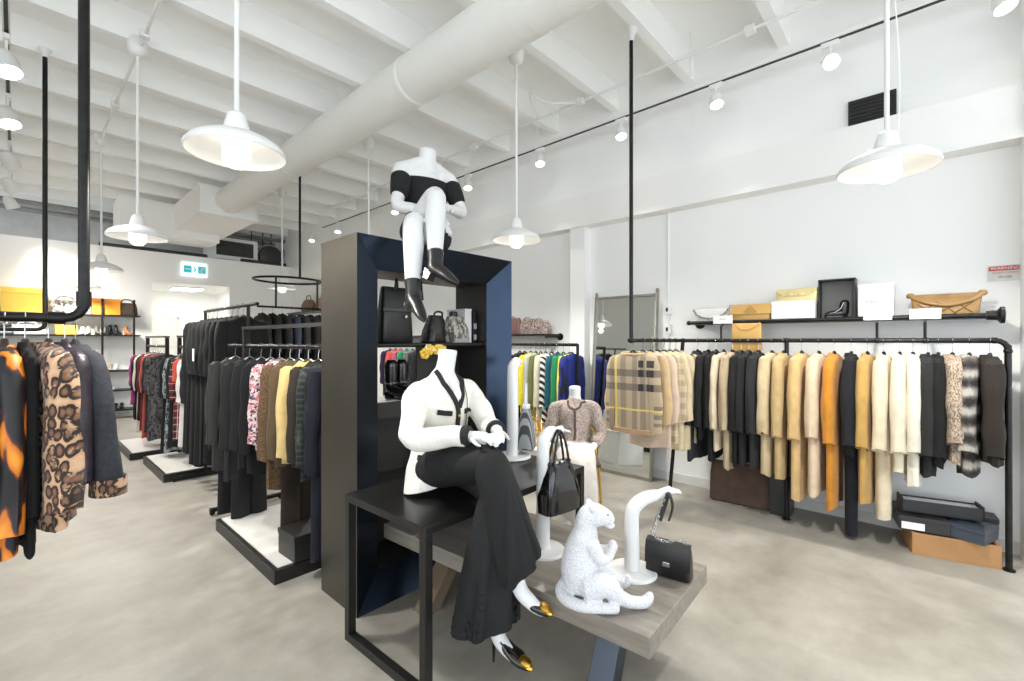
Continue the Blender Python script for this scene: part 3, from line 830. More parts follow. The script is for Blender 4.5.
def sleeve_mb(s, hw, th, ln, seed=0, r0=.062, r1=.05, out=.05, yb=0, tilt=0):
    r = random.Random(seed * 7 + (1 if s > 0 else 2)); m = MB(); N = 18; rg = []; nz = 14
    ph = r.uniform(0, 6.3); kk = r.choice((2, 3)); bend = r.uniform(-.010, .010)
    b0 = th * .47
    for i in range(nz + 1):
        f = i / nz
        z = -.128 - ln * f
        cx = s * (hw - .022 + out * math.sin(min(1, f * 1.35) * PI * .5) + tilt * f)
        if i == 0: ra, rb = .02, b0 * .4
        elif i == 1: z = -.150; ra, rb = .048, b0 * .8
        else: ra = (r0 + (r1 - r0) * f) * (1 + .10 * math.sin(kk * 5 * f + ph)); rb = min(b0, ra) * (1 - .12 * (.5 + .5 * math.sin(9 * f + ph)))
        cy = yb * f + bend * math.sin(f * PI)
        ring = []
        for j in range(N):
            t = 2 * PI * j / N; w = 1 + .09 * f * math.sin(4 * t + ph + 3 * f)
            ring.append((cx + math.cos(t) * ra * w, cy + math.sin(t) * rb * min(1, w), z + (.02 * math.cos(t) * s if i > nz - 2 else 0)))
        rg.append(ring)
    # turn the cuff in
    last = rg[-1]; c = V(0, 0, 0)
    for p in last: c += V(*p)
    c /= N
    rg.append([tuple(c + (V(*p) - c) * .82 + V(0, 0, .012)) for p in last]); rg.append([tuple(c + (V(*p) - c) * .75 + V(0, 0, .05)) for p in last])
    m.rings(rg, True, True); return m


def collar_mb(th, w=.062, h=.045):
    m = MB(); rg = []
    for (z, a, b) in ((-.128, w + .034, th * .47), (-.110, w + .018, th * .43), (-.096, w + .006, th * .38), (-.098, w - .004, th * .30), (-.120, w - .004, th * .27)):
        rg.append([(math.cos(t) * a, math.sin(t) * b, z - (.05 * max(0, -math.sin(t)) if z > -.1 else .02 * max(0, -math.sin(t)))) for t in [2 * PI * j / 24 for j in range(24)]])
    m.rings(rg, False, False); return m


_seed = [0]


def garment(name, label, cat, pos, yaw, mat, length, th=.075, hw=.19, sl=.58, flare=1.05, group=None, collar=True, r0=.06, r1=.05, out=.045, smat=None, hmat=None, hgroup=None, hlabel=None, tilt=0, yb=0, buttons=None, cuff=None, waist=1.0, near=-1, hhw=None, trousers=None, neck=.055):
    _seed[0] += 1; sd = _seed[0]
    T = thing(name, label, cat, pos, yaw, group)
    body_mb(hw, th, length, flare, sd, waist=waist, neck=neck).build('body', mat, T)
    if sl:
        for s in (-1, 1):
            o = sleeve_mb(s, hw, th, sl, sd, r0, r1, out, yb if s == near else 0, tilt if s == near else 0).build('sleeve', smat or mat, T)
            if buttons and s == near:
                for k in range(buttons[0]):
                    zz = -.128 - sl + .02 + k * .026
                    MB().ell((s * (hw - .02 + out + tilt * .95) + s * .047 * 1, -th * .12 + yb, zz), (.007, .012, .011), 10).build('button', buttons[1], o)
            if cuff and s == near:
                c = MB(); zz = -.128 - sl; cx = s * (hw - .022 + out + tilt); 
                c.rings([[(cx + math.cos(t) * a, yb + math.sin(t) * b, zz + h) for t in [2 * PI * j / 20 for j in range(20)]] for h, a, b in ((.055, r1 * 1.13, th * .46), (.06, r1 * 1.22, th * .5), (-.005, r1 * 1.26, th * .53), (-.008, r1 * 1.05, th * .45), (.01, r1 * .9, th * .4))], False, False)
                c.build('cuff', cuff, o)
    if collar: collar_mb(th).build('collar', smat or mat, T)
    hang(pos[0], pos[1], pos[2], yaw, hlabel or ({'chrome_wire': 'wire', 'dark_wood_hanger': 'dark wooden'}.get((hmat or BLKP).name, 'black') + ' hanger carrying the ' + short(label)), hgroup or 'black hangers', hmat, hhw or .098)
    if trousers:
        tl, tm, tlab = trousers
        tr = thing('trousers', tlab, 'trousers', pos, yaw, group)
        for s in (-1, 1):
            m = MB(); rg = []; q = random.Random(sd * 3 + s)
            for i in range(11):
                f = i / 10; z = -.24 - (tl - .24) * f; cx = s * (.055 + .012 * f); a = .058 + .012 * f; b = th * .48
                rg.append([(cx + math.copysign(abs(math.cos(t)) ** .8, math.cos(t)) * a, math.sin(t) * b * (1 - .25 * f * abs(math.sin(2 * t + sd))) + s * .004, z) for t in [2 * PI * j / 18 for j in range(18)]])
            m.rings(rg).build('trouser_leg', tm, tr)
        MB().rings([[(math.copysign(abs(math.cos(t)) ** .7, math.cos(t)) * a, math.sin(t) * th * .36, z) for t in [2 * PI * j / 24 for j in range(24)]] for z, a in ((-.19, .105), (-.215, .112), (-.26, .118))]).build('waistband', tm, tr)
    return T


def short(lab):
    # the garment's own description, up to its place words
    w = lab.split()
    return ' '.join(w[:11])


# --- patterned cloth
def m_leopard():
    t = NT('leopard_print')
    v = t.co((1, 1, .8)); wv = t.n('ShaderNodeVectorMath', operation='ADD'); t.l(v, wv.inputs[0])
    nz = t.n('ShaderNodeTexNoise'); nz.inputs['Scale'].default_value = 24; t.l(t.co(), nz.inputs['Vector'])
    sc = t.n('ShaderNodeVectorMath', operation='SCALE'); sc.inputs['Scale'].default_value = .018; t.l(nz.outputs['Color'], sc.inputs[0]); t.l(sc.outputs[0], wv.inputs[1])
    px_ = t.xyz(wv.outputs[0]); cb = t.n('ShaderNodeCombineXYZ'); t.l(t.math('ADD', px_[0], px_[1]), cb.inputs[0]); t.l(px_[2], cb.inputs[1])
    vq = t.n('ShaderNodeTexVoronoi', voronoi_dimensions='2D'); vq.inputs['Scale'].default_value = 26; vq.inputs['Randomness'].default_value = .75; t.l(cb.outputs[0], vq.inputs['Vector']); d = vq.outputs['Distance']
    ring = t.ramp(d, [(0, lin((140, 102, 74))), (.26, lin((112, 78, 56))), (.31, lin((42, 28, 22))), (.50, lin((50, 33, 26))), (.54, lin((196, 154, 118))), (.8, lin((214, 176, 140)))])
    gap = t.ramp(t.noise(42, 2), [(.60, (0, 0, 0)), (.66, (1, 1, 1))])
    c = t.mix(t.math('MULTIPLY', gap, .6), ring, lin((206, 166, 130)))
    return t.done(c, .8, Sheen_Weight=.2)


def m_orange():
    t = NT('orange_and_black_print')
    v = t.co((1.6, 1.6, .55))
    f = t.noise(10.5, 2, v, .4)
    c = t.ramp(f, [(.44, lin((22, 19, 22))), (.475, lin((96, 40, 14))), (.495, lin((206, 110, 22))), (.62, lin((246, 158, 44))), (.8, lin((226, 120, 30)))])
    return t.done(c, .5)


def m_floral():
    t = NT('pink_floral_print')
    c = t.ramp(t.vor(75, None, 'Color'), [(.2, lin((214, 190, 188))), (.4, lin((196, 120, 124))), (.58, lin((60, 62, 92))), (.72, lin((226, 208, 204))), (.85, lin((150, 84, 96)))], True)
    return t.done(c, .8)


def m_tweed(name, a, b, scale=120):
    t = NT(name)
    c = t.ramp(t.noise(scale, 2, t.co((1, 1, .55)), .8), [(.4, lin(a)), (.6, lin(b))])
    t.bump(t.noise(scale, 2), .6, .004); return t.done(c, .95)


def m_check(name, base, dark, line, per=.09):
    t = NT(name); x, y, z = t.xyz()
    def band(q, w, off=0):
        f = t.math('FRACT', t.math('ADD', t.math('DIVIDE', q, per), off + 50)); return t.math('LESS_THAN', f, w)
    h = t.math('ADD', x, t.math('MULTIPLY', y, 1.0))
    a = band(h, .5); b = band(z, .5)
    f = t.math('MULTIPLY', t.math('ADD', a, b), .5)
    c = t.mix(f, lin(base), lin(dark))
    l = t.math('MAXIMUM', band(h, .06, .25), band(z, .06, .25)); c = t.mix(t.math('MULTIPLY', l, .7), c, lin(line))
    t.bump(t.noise(200), .3, .002); return t.done(c, .92)


def m_stripe(name, a, b, per=.02, axis=0, w=.5):
    t = NT(name); q = t.xyz()
    s = q[0] if axis == 0 else (q[1] if axis == 1 else q[2])
    if axis == 3: s = t.math('ADD', q[2], q[0])
    f = t.math('LESS_THAN', t.math('FRACT', t.math('ADD', t.math('DIVIDE', s, per), 50)), w)
    return t.done(t.mix(f, lin(a), lin(b)), .8)


def m_plaid_sweater():
    t = NT('beige_checked_knit'); x, y, z = t.xyz()
    gt = lambda q, v: t.math('GREATER_THAN', q, v)
    def band(q, a, b): return t.math('MULTIPLY', gt(q, a), t.math('SUBTRACT', 1.0, gt(q, b)))
    def anyof(*fs):
        r = fs[0]
        for f in fs[1:]: r = t.math('MAXIMUM', r, f)
        return r
    c = lin((168, 150, 124))
    vs = anyof(band(x, -.10, -.045), band(x, .015, .06), band(x, .085, .13), band(x, -.20, -.16)); c = t.mix(t.math('MULTIPLY', vs, .6), c, lin((112, 100, 88)))
    hs = anyof(band(z, -.31, -.25), band(z, -.43, -.37)); c = t.mix(t.math('MULTIPLY', hs, .72), c, lin((88, 79, 74)))
    sl = anyof(band(z, -.66, -.62), band(z, -.72, -.69), band(z, -.585, -.55)); out = gt(t.math('ABSOLUTE', x), .205)
    c = t.mix(t.math('MULTIPLY', t.math('MULTIPLY', sl, out), .75), c, lin((104, 92, 84)))
    blk = t.math('MULTIPLY', anyof(band(x, .07, .115), band(x, .14, .205)), anyof(band(z, -.31, -.25), band(z, -.43, -.37), band(z, -.23, -.17))); c = t.mix(t.math('MULTIPLY', blk, .92), c, lin((28, 27, 28)))
    ye = anyof(band(x, -.155, -.135), band(z, -.60, -.585), band(x, -.265, -.25)); c = t.mix(t.math('MULTIPLY', ye, .8), c, lin((222, 196, 84)))
    w = t.math('SINE', t.math('MULTIPLY', x, 900)); t.bump(t.math('ADD', w, t.noise(180)), .25, .003)
    return t.done(c, .95, Sheen_Weight=.2)


LEO, ORA, FLO = m_leopard(), m_orange(), m_floral()
NAVYC, BLKC, CHAR = fab((28, 31, 42)), fab((27, 26, 27)), fab((52, 51, 52))

# --- wall rack: garments in order along the rail, nearest to the far wall first
SLV = ((4.115, -1), (4.115, 3))
G1 = 'garments on the right wall rack'
WALL = [
    # column, kind, cloth, bottom row, sleeve bottom row, thickness, label
    (687, 'jacket', fab((62, 64, 72)), 462, 430, .075, 'charcoal blue jacket at the far left end of the wall rack'),
    (698, 'jacket', fab((44, 44, 46)), 440, 432, .075, 'dark grey jacket second from the left end of the wall rack'),
    (706, 'jacket', BLKC, 462, 440, .07, 'black jacket third from the left end of the wall rack'),
    (714, 'blouse', fab((226, 208, 178)), 452, 440, .06, 'cream blouse between a black jacket and the beige jacket on wall rack'),
    (723, 'jacket', fab((186, 166, 134)), 471, 442, .075, 'greyish beige jacket beside the cream blouse on wall rack'),
    (732, 'jacket', fab((38, 36, 35)), 468, 436, .07, 'black jacket right of the greyish beige jacket on wall rack'),
    (740, 'jacket', fab((48, 47, 47)), 466, 436, .07, 'soft black jacket second right of the greyish beige jacket'),
    (750, 'jacket', fab((58, 58, 61)), 470, 436, .08, 'charcoal jacket left of the beige trench with a sleeve button'),
    (764, 'coat', fab((208, 186, 146)), 478, 436, .085, 'beige trench coat with a big button on its sleeve'),
    (776, 'coat', fab((196, 168, 116)), 482, 452, .08, 'khaki tan coat right of the beige trench with sleeve button'),
    (795, 'coat', fab((214, 178, 122)), 503, 460, .085, 'long camel coat left of the pale ivory beige coat'),
    (813, 'coat', fab((222, 200, 168)), 498, 440, .085, 'pale sand long coat between the camel and amber coats'),
    (829, 'coat', fab((206, 136, 38)), 512, 460, .08, 'amber orange long coat on the wall rack'),
    (847, 'jacket', fab((38, 40, 46)), 458, 458, .085, 'black jacket with long black trousers right of the amber coat'),
    (864, 'coat', fab((198, 156, 84)), 508, 470, .075, 'mustard wrap coat right of the black suit on wall rack'),
    (881, 'jacket', fab((230, 214, 182)), 455, 455, .085, 'cream suit jacket with flap pocket on the wall rack'),
    (898, 'jacket', fab((234, 222, 196)), 476, 455, .085, 'ivory jacket between the cream suit jacket and the whiter coat'),
    (912, 'coat', fab((240, 233, 214)), 490, 455, .08, 'whitest ivory coat, right of the cream suits on the wall rack'),
    (928, 'coat', fab((56, 56, 54)), 480, 470, .085, 'charcoal coat right of the ivory coats on wall rack'),
    (939, 'coat', fab((32, 31, 31)), 470, 462, .075, 'black coat left of the brown tweed coat'),
    (954, 'coat', m_tweed('brown_tweed', (112, 92, 76), (196, 178, 158)), 466, 446, .105, 'chunky brown and cream tweed coat near the right end'),
    (972, 'coat', None, 480, 455, .1, 'shaggy grey checked coat near the right end of the wall rack'),
    (994, 'jacket', fab((66, 56, 48)), 468, 460, .1, 'dark brown jacket at the right end of the wall rack'),
]
def m_shag():
    t = NT('grey_shag_bands'); z = t.xyz()[2]
    f = t.math('ADD', t.math('MULTIPLY', t.math('SINE', t.math('MULTIPLY', z, 52)), .22), t.noise(16, 6, t.co((1, 1, .5)), .7))
    c = t.ramp(f, [(.3, lin((44, 40, 38))), (.5, lin((96, 90, 84))), (.72, lin((176, 168, 160)))])
    t.bump(t.noise(90, 3, t.co((1, 1, .3))), .8, .01); return t.done(c, .95)


SHAG = m_shag()
FHANG = 'black hangers on the right wall rack'
for i, (px, kind, cl, yb_, ys_, th, lab) in enumerate(WALL):
    x, y, t = on_line(px, *SLV)
    L = 1.5 - max(.02, zat(yb_, t)); SLn = max(.42, 1.5 - zat(ys_, t) - .13); SLn = min(SLn, .66)
    if cl is None: cl = SHAG
    kw = {}
    if px == 764: kw['buttons'] = (1, plain('horn_button', (96, 72, 48), .4))
    if px == 847: kw['trousers'] = (1.47, fab((34, 38, 48)), 'long black trousers hanging under the black jacket on the wall rack')
    if px == 881: kw['trousers'] = (1.30, fab((230, 214, 182)), 'cream trousers hanging under the cream suit jacket')
    if px == 723: kw['trousers'] = (.98, fab((170, 150, 124)), 'taupe trousers under the greyish beige jacket')
    if px in (795, 813, 829, 864): kw['flare'] = 1.12
    garment(kind, lab, kind, (RX, y, 1.5), rnd.uniform(-.10, .06), cl, L, th * 1.22, .185, SLn, group=G1, hgroup=FHANG, r0=.062 if th > .07 else .055, r1=.052, collar=kind != 'blouse', **kw)

# pieces on the cross rail behind the checked sweater
PLS = m_plaid_sweater()
T = garment('sweater', 'oversized beige checked sweater with yellow lines facing the room', 'sweater', (3.62, 1.893, 1.5), PI / 2 + .03 + PI, PLS, .80, .10, .185, .66, 1.02, r0=.066, r1=.05, out=.045, collar=False, neck=.085, hgroup='hangers on the cross rail', hlabel='black hanger carrying the checked sweater')
MB().tube([(.098 * math.cos(a), .034 * math.sin(a) - .004, -.098 - .02 * max(0, -math.sin(a)) - .012 * abs(math.cos(a))) for a in [2 * PI * k / 24 for k in range(24)]], .011, 8, loop=True).build('neck_rib', fab((202, 172, 128)), T)
MB().sbox((0, 0, 0), [(-.80, .19, .052), (-.76, .192, .054)], 36, .6).build('hem_rib', fab((186, 152, 116)), T)
for k, (dx, cl, ln, lab) in enumerate(((.13, fab((206, 176, 132)), .80, 'tan knit directly behind the checked sweater'), (.24, fab((214, 190, 168)), .95, 'pale pink beige top behind the checked sweater'), (.34, m_check('beige_check', (200, 184, 158), (160, 142, 118), (196, 172, 104), .1), .92, 'beige checked shirt behind the checked sweater'),
                                        (.44, fab((216, 198, 162)), .98, 'pale yellow blouse behind the checked sweater'), (.53, fab((214, 196, 160)), 1.0, 'sand coloured shirt nearest the wall on the cross rail'), (.62, fab((206, 190, 150)), .94, 'khaki shirt beside the charcoal blue jacket'))):
    garment('shirt', lab, 'shirt', (3.62 + dx, 1.893 - dx * .19, 1.5), PI / 2 + PI + .03, cl, ln, .08, .185, .6, 1.05, group='tops on the cross rail', hgroup='hangers on the cross rail')

# --- hanging rail at the left, near the camera
HL = 'hangers on the left hanging rail'
GL = 'garments on the left hanging rail'
WOOD = plain('dark_wood_hanger', (52, 44, 36), .35)
yawL = PI / 2 + .06
garment('coat', 'black satin robe at the left picture edge beside orange print', 'coat', (-.145, 2.557, 1.59), yawL, fab((38, 37, 42), .5), .90, .075, .20, .66, group=GL, hgroup=HL, hmat=WOOD, r1=.05)
garment('blouse', 'orange and black printed blouse left of the leopard coat', 'blouse', (-.028, 2.557, 1.59), yawL, ORA, .84, .085, .20, .64, group=GL, hgroup=HL, hmat=WOOD, r0=.07, r1=.07, collar=False)
garment('cardigan', 'thin black cardigan between the orange print and leopard coat', 'cardigan', (.025, 2.557, 1.59), yawL, BLKC, .86, .05, .19, .6, group=GL, hgroup=HL, hmat=WOOD, r0=.04, r1=.035)
garment('coat', 'leopard print coat with gold sleeve buttons hanging at the left', 'coat', (.088, 2.557, 1.59), yawL + .06, LEO, .78, .13, .20, .585, group=GL, hgroup=HL, hmat=WOOD, r0=.07, r1=.075, out=.06, buttons=(4, GOLD))
garment('jacket', 'purple black ruched puffer jacket right of the leopard coat', 'jacket', (.135, 2.565, 1.59), yawL + .03, plain('purple_black_puffer', (44, 34, 44), .38, var=.4, scale=30, bump=1.0, bscale=28), .62, .10, .20, .50, group=GL, hgroup=HL, hmat=WOOD, r0=.068, r1=.06, out=.05)
DENIM = plain('black_denim', (48, 50, 56), .85, var=.25, scale=60, bump=.4, bscale=200)
garment('jacket', 'dark denim jacket with turned up leopard cuff at the end of the left rail', 'jacket', (.168, 2.60, 1.59), yawL + .06, DENIM, .60, .11, .20, .555, group=GL, hgroup=HL, hmat=WOOD, r0=.075, r1=.058, out=.06, yb=-.05, cuff=LEO)

# --- dark coats on the rack beside the portal
A0, A1 = (1.19, 2.85), (1.085, 4.2)
GM = 'dark garments on the rack beside the portal'
for px, kind, cl, yb_, ys_, th, lab, tr in (
    (211, 'jacket', m_stripe('charcoal_stripe', (58, 57, 54), (44, 43, 42), .012), 470, 462, .10, 'dark striped charcoal jacket at the left end of the rack by the portal', (1.38, fab((34, 34, 36)), 'long black trousers under the striped charcoal jacket')),
    (223, 'jacket', fab((56, 57, 58)), 480, 452, .10, 'charcoal grey jacket second from left on the rack by the portal', (1.36, fab((30, 30, 32)), 'black trousers under the charcoal grey jacket')),
    (233, 'jacket', fab((46, 47, 50)), 470, 452, .09, 'slate black jacket left of the floral blouse', None),
    (241, 'jacket', fab((30, 31, 34)), 476, 456, .08, 'thin black jacket touching the pink floral blouse', None),
    (249, 'blouse', FLO, 452, 446, .09, 'pink floral print blouse on the rack by the portal', None),
    (258, 'coat', m_tweed('brown_fine_check', (120, 94, 62), (70, 52, 40), 160), 492, 468, .09, 'brown tweed coat right of the pink floral blouse', None),
    (266, 'jacket', fab((116, 94, 64)), 470, 462, .08, 'olive brown jacket left of the yellow cream jacket', (1.28, fab((62, 47, 34)), 'dark brown trousers hanging below the olive brown jacket')),
    (274, 'jacket', fab((232, 202, 134)), 466, 460, .09, 'yellow cream jacket on the rack by the portal', None),
    (283, 'jacket', fab((72, 62, 50)), 470, 466, .09, 'dark brown jacket right of the yellow cream jacket', None),
    (291, 'jacket', m_check('dark_green_check', (52, 60, 56), (26, 30, 30), (84, 92, 84), .04), 482, 470, .09, 'dark green checked jacket on the rack by the portal', None),
    (299, 'jacket', fab((33, 33, 35)), 478, 470, .08, 'black jacket between the green check and the navy coat', None),
    (308, 'coat', fab((32, 36, 56)), 572, 490, .14, 'long navy coat next to the black portal', None)):
    x, y, t = on_line(px, A0, A1); y = min(max(y, 2.86), 4.40)
    zb = max(.12, zat(yb_, t)); L = 1.455 - zb; SLn = min(.68, max(.45, 1.455 - zat(ys_, t) - .13))
    f = (y - 3.0) / 1.13; rx = 1.415 - .14 * f
    garment(kind, lab, kind, (rx, y, 1.455), .1 + rnd.uniform(-.03, .03), cl, L, th, .165, SLn, group=GM, hgroup='hangers on the rack beside the portal', out=.028, r0=.056, r1=.05, hmat=CHROME, trousers=tr)

# --- tall rolling rack of black clothes
GN = 'long black garments on the tall rack'
TALL = [(4.66, BLKC, 1.15, 'black coat nearest the camera on the tall rack'), (4.82, fab((22, 22, 24)), 1.2, 'black gown second from the near end of the tall rack'), (4.98, fab((34, 33, 34)), 1.35, 'soft black dress third from the near end of the tall rack'),
        (5.14, BLKC, 1.5, 'long black dress in the middle of the tall rack'), (5.30, fab((30, 29, 32)), 1.55, 'long black dress with a white tag on the tall rack'), (5.46, fab((26, 26, 27)), 1.58, 'black gown third from the far end of the tall rack'),
        (5.62, fab((44, 42, 44)), 1.6, 'dark grey long dress second from the far end of the tall rack'), (5.78, BLKC, 1.5, 'black jacket dress at the far end of the tall rack')]
for i, (y, cl, L, lab) in enumerate(TALL):
    T = garment('dress', lab, 'dress', (1.42, y, 1.82), .05, cl, L, .15, .18, .55, 1.15, group=GN, hgroup='hangers on the tall rack', hmat=CHROME, out=.03)
    if 'white tag' in lab:
        g = MB().box((-.262, -.06, -.52), (-.257, -.015, -.40)).build('price_tag', CARD, T, False)

# --- dresses on the middle and farthest platforms
for rail0, rail1, zr, rows, grp in (
    ((1.45, 5.99), (1.40, 6.98), 1.42, (
        (184, fab((52, 50, 52)), 452, 'dark grey dress at the near end of the middle platform rack'), (179, fab((226, 222, 216)), 446, 'white dress on the middle platform rack'), (175, fab((206, 78, 56)), 392, 'coral red top on the middle platform rack'),
        (172, m_check('red_black_check', (120, 36, 40), (30, 26, 28), (220, 210, 205), .08), 440, 'red and black checked dress on the middle platform rack'), (168, fab((34, 36, 38)), 448, 'black dress with sheer sleeves on the middle platform rack'), (164, m_tweed('black_white_print', (28, 32, 34), (150, 156, 156), 30), 452, 'black dress with white print on the middle platform rack'),
        (160, fab((26, 32, 34)), 455, 'green black dress at the far end of the middle platform rack')), 'dresses on the middle platform rack'),
    ((1.35, 7.40), (1.30, 8.38), 1.42, (
        (155, m_tweed('dark_print', (32, 30, 32), (92, 90, 90), 40), 440, 'dark printed dress at the near end of the farthest rack'), (151, fab((66, 62, 66)), 432, 'grey dress on the farthest rack'), (147, fab((196, 74, 54)), 438, 'coral red dress on the farthest rack'),
        (143, fab((140, 40, 40)), 430, 'deep red dress on the farthest rack'), (138, fab((58, 36, 38)), 420, 'dark maroon top on the farthest rack'), (133, fab((224, 212, 198)), 432, 'cream dress on the farthest rack'),
        (128, fab((32, 29, 32)), 420, 'black top beside the magenta blouse'), (123, fab((178, 44, 128)), 404, 'magenta blouse at the far end of the farthest rack')), 'garments on the farthest platform rack')):
    n = len(rows)
    for i, (px, cl, yb_, lab) in enumerate(rows):
        f = (i + .65) / (n + .3)
        x = rail0[0] + (rail1[0] - rail0[0]) * f; y = rail0[1] + (rail1[1] - rail0[1]) * f
        t = FWD[0] * (x - .2) + FWD[1] * y
        L = min(1.28, zr - zat(yb_, t))
        garment('dress' if L > .7 else 'blouse', lab, 'dress' if L > .7 else 'blouse', (x, y, zr), .05, cl, L, .105, .17, min(.5, L * .55), 1.2, group=grp, hgroup='hangers on the platform racks', hmat=CHROME, out=.03, r1=.045, collar=False)

# --- bright garments on the second wall rack
SL2 = ((4.13, 0), (4.13, 9)); GB = 'bright garments on the far wall rack'
for px, cl, yb_, lab, th in (
    (601, fab((40, 46, 74)), 430, 'navy jacket at the near end of the bright rack beside the mirror', .10), (588, fab((34, 60, 172), .8), 432, 'royal blue coat at the near end of the bright rack', .12), (577, fab((30, 54, 168), .8), 425, 'royal blue jacket behind the tweed jacket', .12), (566, fab((40, 66, 180), .8), 420, 'royal blue blazer left in the blue trio', .11),
    (557, fab((228, 218, 76)), 412, 'lemon yellow top left of the blue jackets', .08), (551, fab((34, 150, 96)), 424, 'emerald green top on the bright rack', .09), (545, fab((22, 110, 128)), 424, 'teal top on the bright rack', .085),
    (539, m_stripe('black_white_stripe', (28, 28, 34), (222, 220, 216), .08, 3), 420, 'black and white striped top on the bright rack', .085), (533, fab((226, 222, 196)), 424, 'cream top on the bright rack', .08), (528, fab((122, 130, 74)), 418, 'olive green top on the bright rack', .085),
    (523, fab((190, 192, 190)), 410, 'pale grey top on the bright rack', .08), (518, fab((232, 216, 48)), 410, 'bright yellow coat at the left of the bright rack', .10), (512, fab((32, 32, 34)), 436, 'black top left of the bright yellow coat', .09), (507, fab((36, 36, 44)), 436, 'dark top half hidden by the portal side', .09)):
    x, y, t = on_line(px, *SL2); L = min(1.3, 1.45 - zat(yb_, t) + .05)
    garment('jacket', lab, 'jacket', (RX, max(3.06, y), 1.45), rnd.uniform(-.03, .03), cl, L, th, .17, min(.62, L - .1), group=GB, hgroup='hangers on the bright rack', out=.03, collar=False)
for px, cl, yb_, lab in ((378, fab((64, 50, 92)), 392, 'violet top seen through the portal'), (383, fab((224, 92, 84)), 380, 'coral blouse seen through the portal'), (388, fab((206, 96, 120)), 384, 'pink blouse seen through the portal'), (394, fab((52, 150, 112)), 398, 'green blouse seen through the portal'), (400, fab((120, 122, 118)), 402, 'grey top seen through the portal'), (407, fab((52, 52, 56)), 402, 'dark top seen through the portal')):
    x, y, t = on_line(px, *SL2); y = min(y, 7.9); L = min(1.2, 1.45 - zat(yb_, t) + .1)
    garment('blouse', lab, 'blouse', (RX, y, 1.45), .35, cl, L, .13, .18, min(.55, L - .1), group=GB, hgroup='hangers on the bright rack', out=.04, collar=False)

# --- dark clothes under the oval rail
for k in range(9):
    x = OVX - .48 + k * .135
    garment('jacket', ['black jacket at the left end under the oval rail', 'black top second under the oval rail', 'dark jacket third under the oval rail', 'blue black denim jacket under the oval rail', 'dark grey jacket in the middle under the oval rail', 'black cardigan fourth from the right under the oval rail', 'black jacket third from the right under the oval rail', 'dark blue jacket second from the right under the oval rail', 'black jacket at the right end under the oval rail'][k], 'jacket', (x, OVY, 1.98), PI / 2 + .1,
            [BLKC, fab((30, 29, 30)), fab((38, 37, 38)), fab((58, 68, 88)), CHAR, BLKC, fab((34, 33, 34)), fab((44, 52, 70)), BLKC][k], .95, .115, .17, .55, group='dark clothes under the oval rail', hgroup='hangers under the oval rail', out=.03)
# ---------------------------------------------------------------- mannequins
WOOLW = plain('white_boucle', (230, 226, 216), .95, var=.05, scale=90, bump=.6, bscale=150, Sheen_Weight=.2)
TRIM = plain('black_braid_trim', (26, 25, 26), .8, var=.3, scale=120, bump=.6, bscale=200)
SUIT = fab((31, 31, 33), .8, .2, 6, .25, 160)
LEATH = plain('black_patent_leather', (20, 19, 19), .14, 0, var=.15, bump=.12, bscale=24, Coat_Weight=.5)
LEATM = plain('black_leather', (24, 23, 22), .36, 0, var=.2, bump=.3, bscale=120)


def pump(parent, lo, heel, toe, up=.075):
    # pointed court shoe with stiletto heel; heel and toe are floor-side points of the sole
    h, t = V(*heel), V(*toe); d = t - h; L = d.length; d.normalize(); s = d.cross(V(0, 0, 1)).normalized(); u = s.cross(d)
    P = lambda a, c: h + d * L * a + u * c
    m = MB(); rg = []
    for a, w, b, c in ((-.02, .012, .012, .045), (.0, .029, .008, .062), (.12, .032, .004, .058), (.3, .029, .003, .043), (.5, .036, 0, .036), (.68, .041, -.002, .036), (.82, .034, -.002, .032), (.93, .02, 0, .022), (1.0, .006, .003, .012)):
        ring = []
        for j in range(18):
            q = 2 * PI * j / 18; z = math.sin(q)
            ring.append(P(a, (b + c) / 2 + (c - b) / 2 * (math.copysign(abs(z) ** .8, z))) + s * (math.copysign(abs(math.cos(q)) ** .8, math.cos(q)) * w))
        rg.append(ring)
    m.rings(rg); m.build('shoe_upper', LEATH, parent, loc=lo)
    MB().tube([P(.03, .02), P(.03, .0) - V(0, 0, .02), P(.02, 0) - V(0, 0, up)], [.016, .0085, .005], 10).build('stiletto_heel', LEATH, parent, loc=lo)
    MB().ell(P(.86, .028), (.03, .028, .014), 14, Matrix((d, s, u)).transposed()).ell(P(.93, .022), (.03, .02, .012), 12, Matrix((d, s, u)).transposed()).build('toe_ornament', GOLD, parent, loc=lo)


# seated on the console: white jacket, wide black trousers
O = (1.51, 1.86, .735)
T = thing('mannequin', 'headless white mannequin in black trimmed white jacket and wide black trousers on the console', 'mannequin', O)
nb = (1.51, 1.865, 1.325)
m = MB()
limb(m, [(1.51, 1.88, .86, .15, .115), (1.51, 1.89, .95, .145, .105), (1.51, 1.885, 1.04, .118, .088), (1.51, 1.875, 1.17, .15, .1), (1.51, 1.872, 1.26, .15, .085), (1.51, 1.868, 1.31, .085, .06)], 24, 5)
limb(m, [(1.51, 1.868, 1.29, .062), (1.513, 1.86, 1.345, .05), (1.517, 1.85, 1.40, .047), (1.52, 1.845, 1.447, .05)], 20, 4)
RSH, LSH = (1.355, 1.90, 1.24), (1.665, 1.84, 1.24)
REL, RWR = (1.262, 1.79, 1.04), (1.385, 1.525, 1.07)
LEL, LWR = (1.665, 1.69, 1.05), (1.50, 1.47, 1.085)
for a, b, c in ((RSH, REL, RWR), (LSH, LEL, LWR)):
    limb(m, [(1.51 + (a[0] - 1.51) * .5, a[1], 1.25, .042), a + (.046,), tuple((V(*a) * .5 + V(*b) * .5)) + (.045,), b + (.04,), tuple((V(*b) * .5 + V(*c) * .5)) + (.037,), c + (.025,)], 14, 5)
hand_mesh(m, RWR, (.25, -.75, -.05), (0, 0, -1), .165, .3, .35, -1)
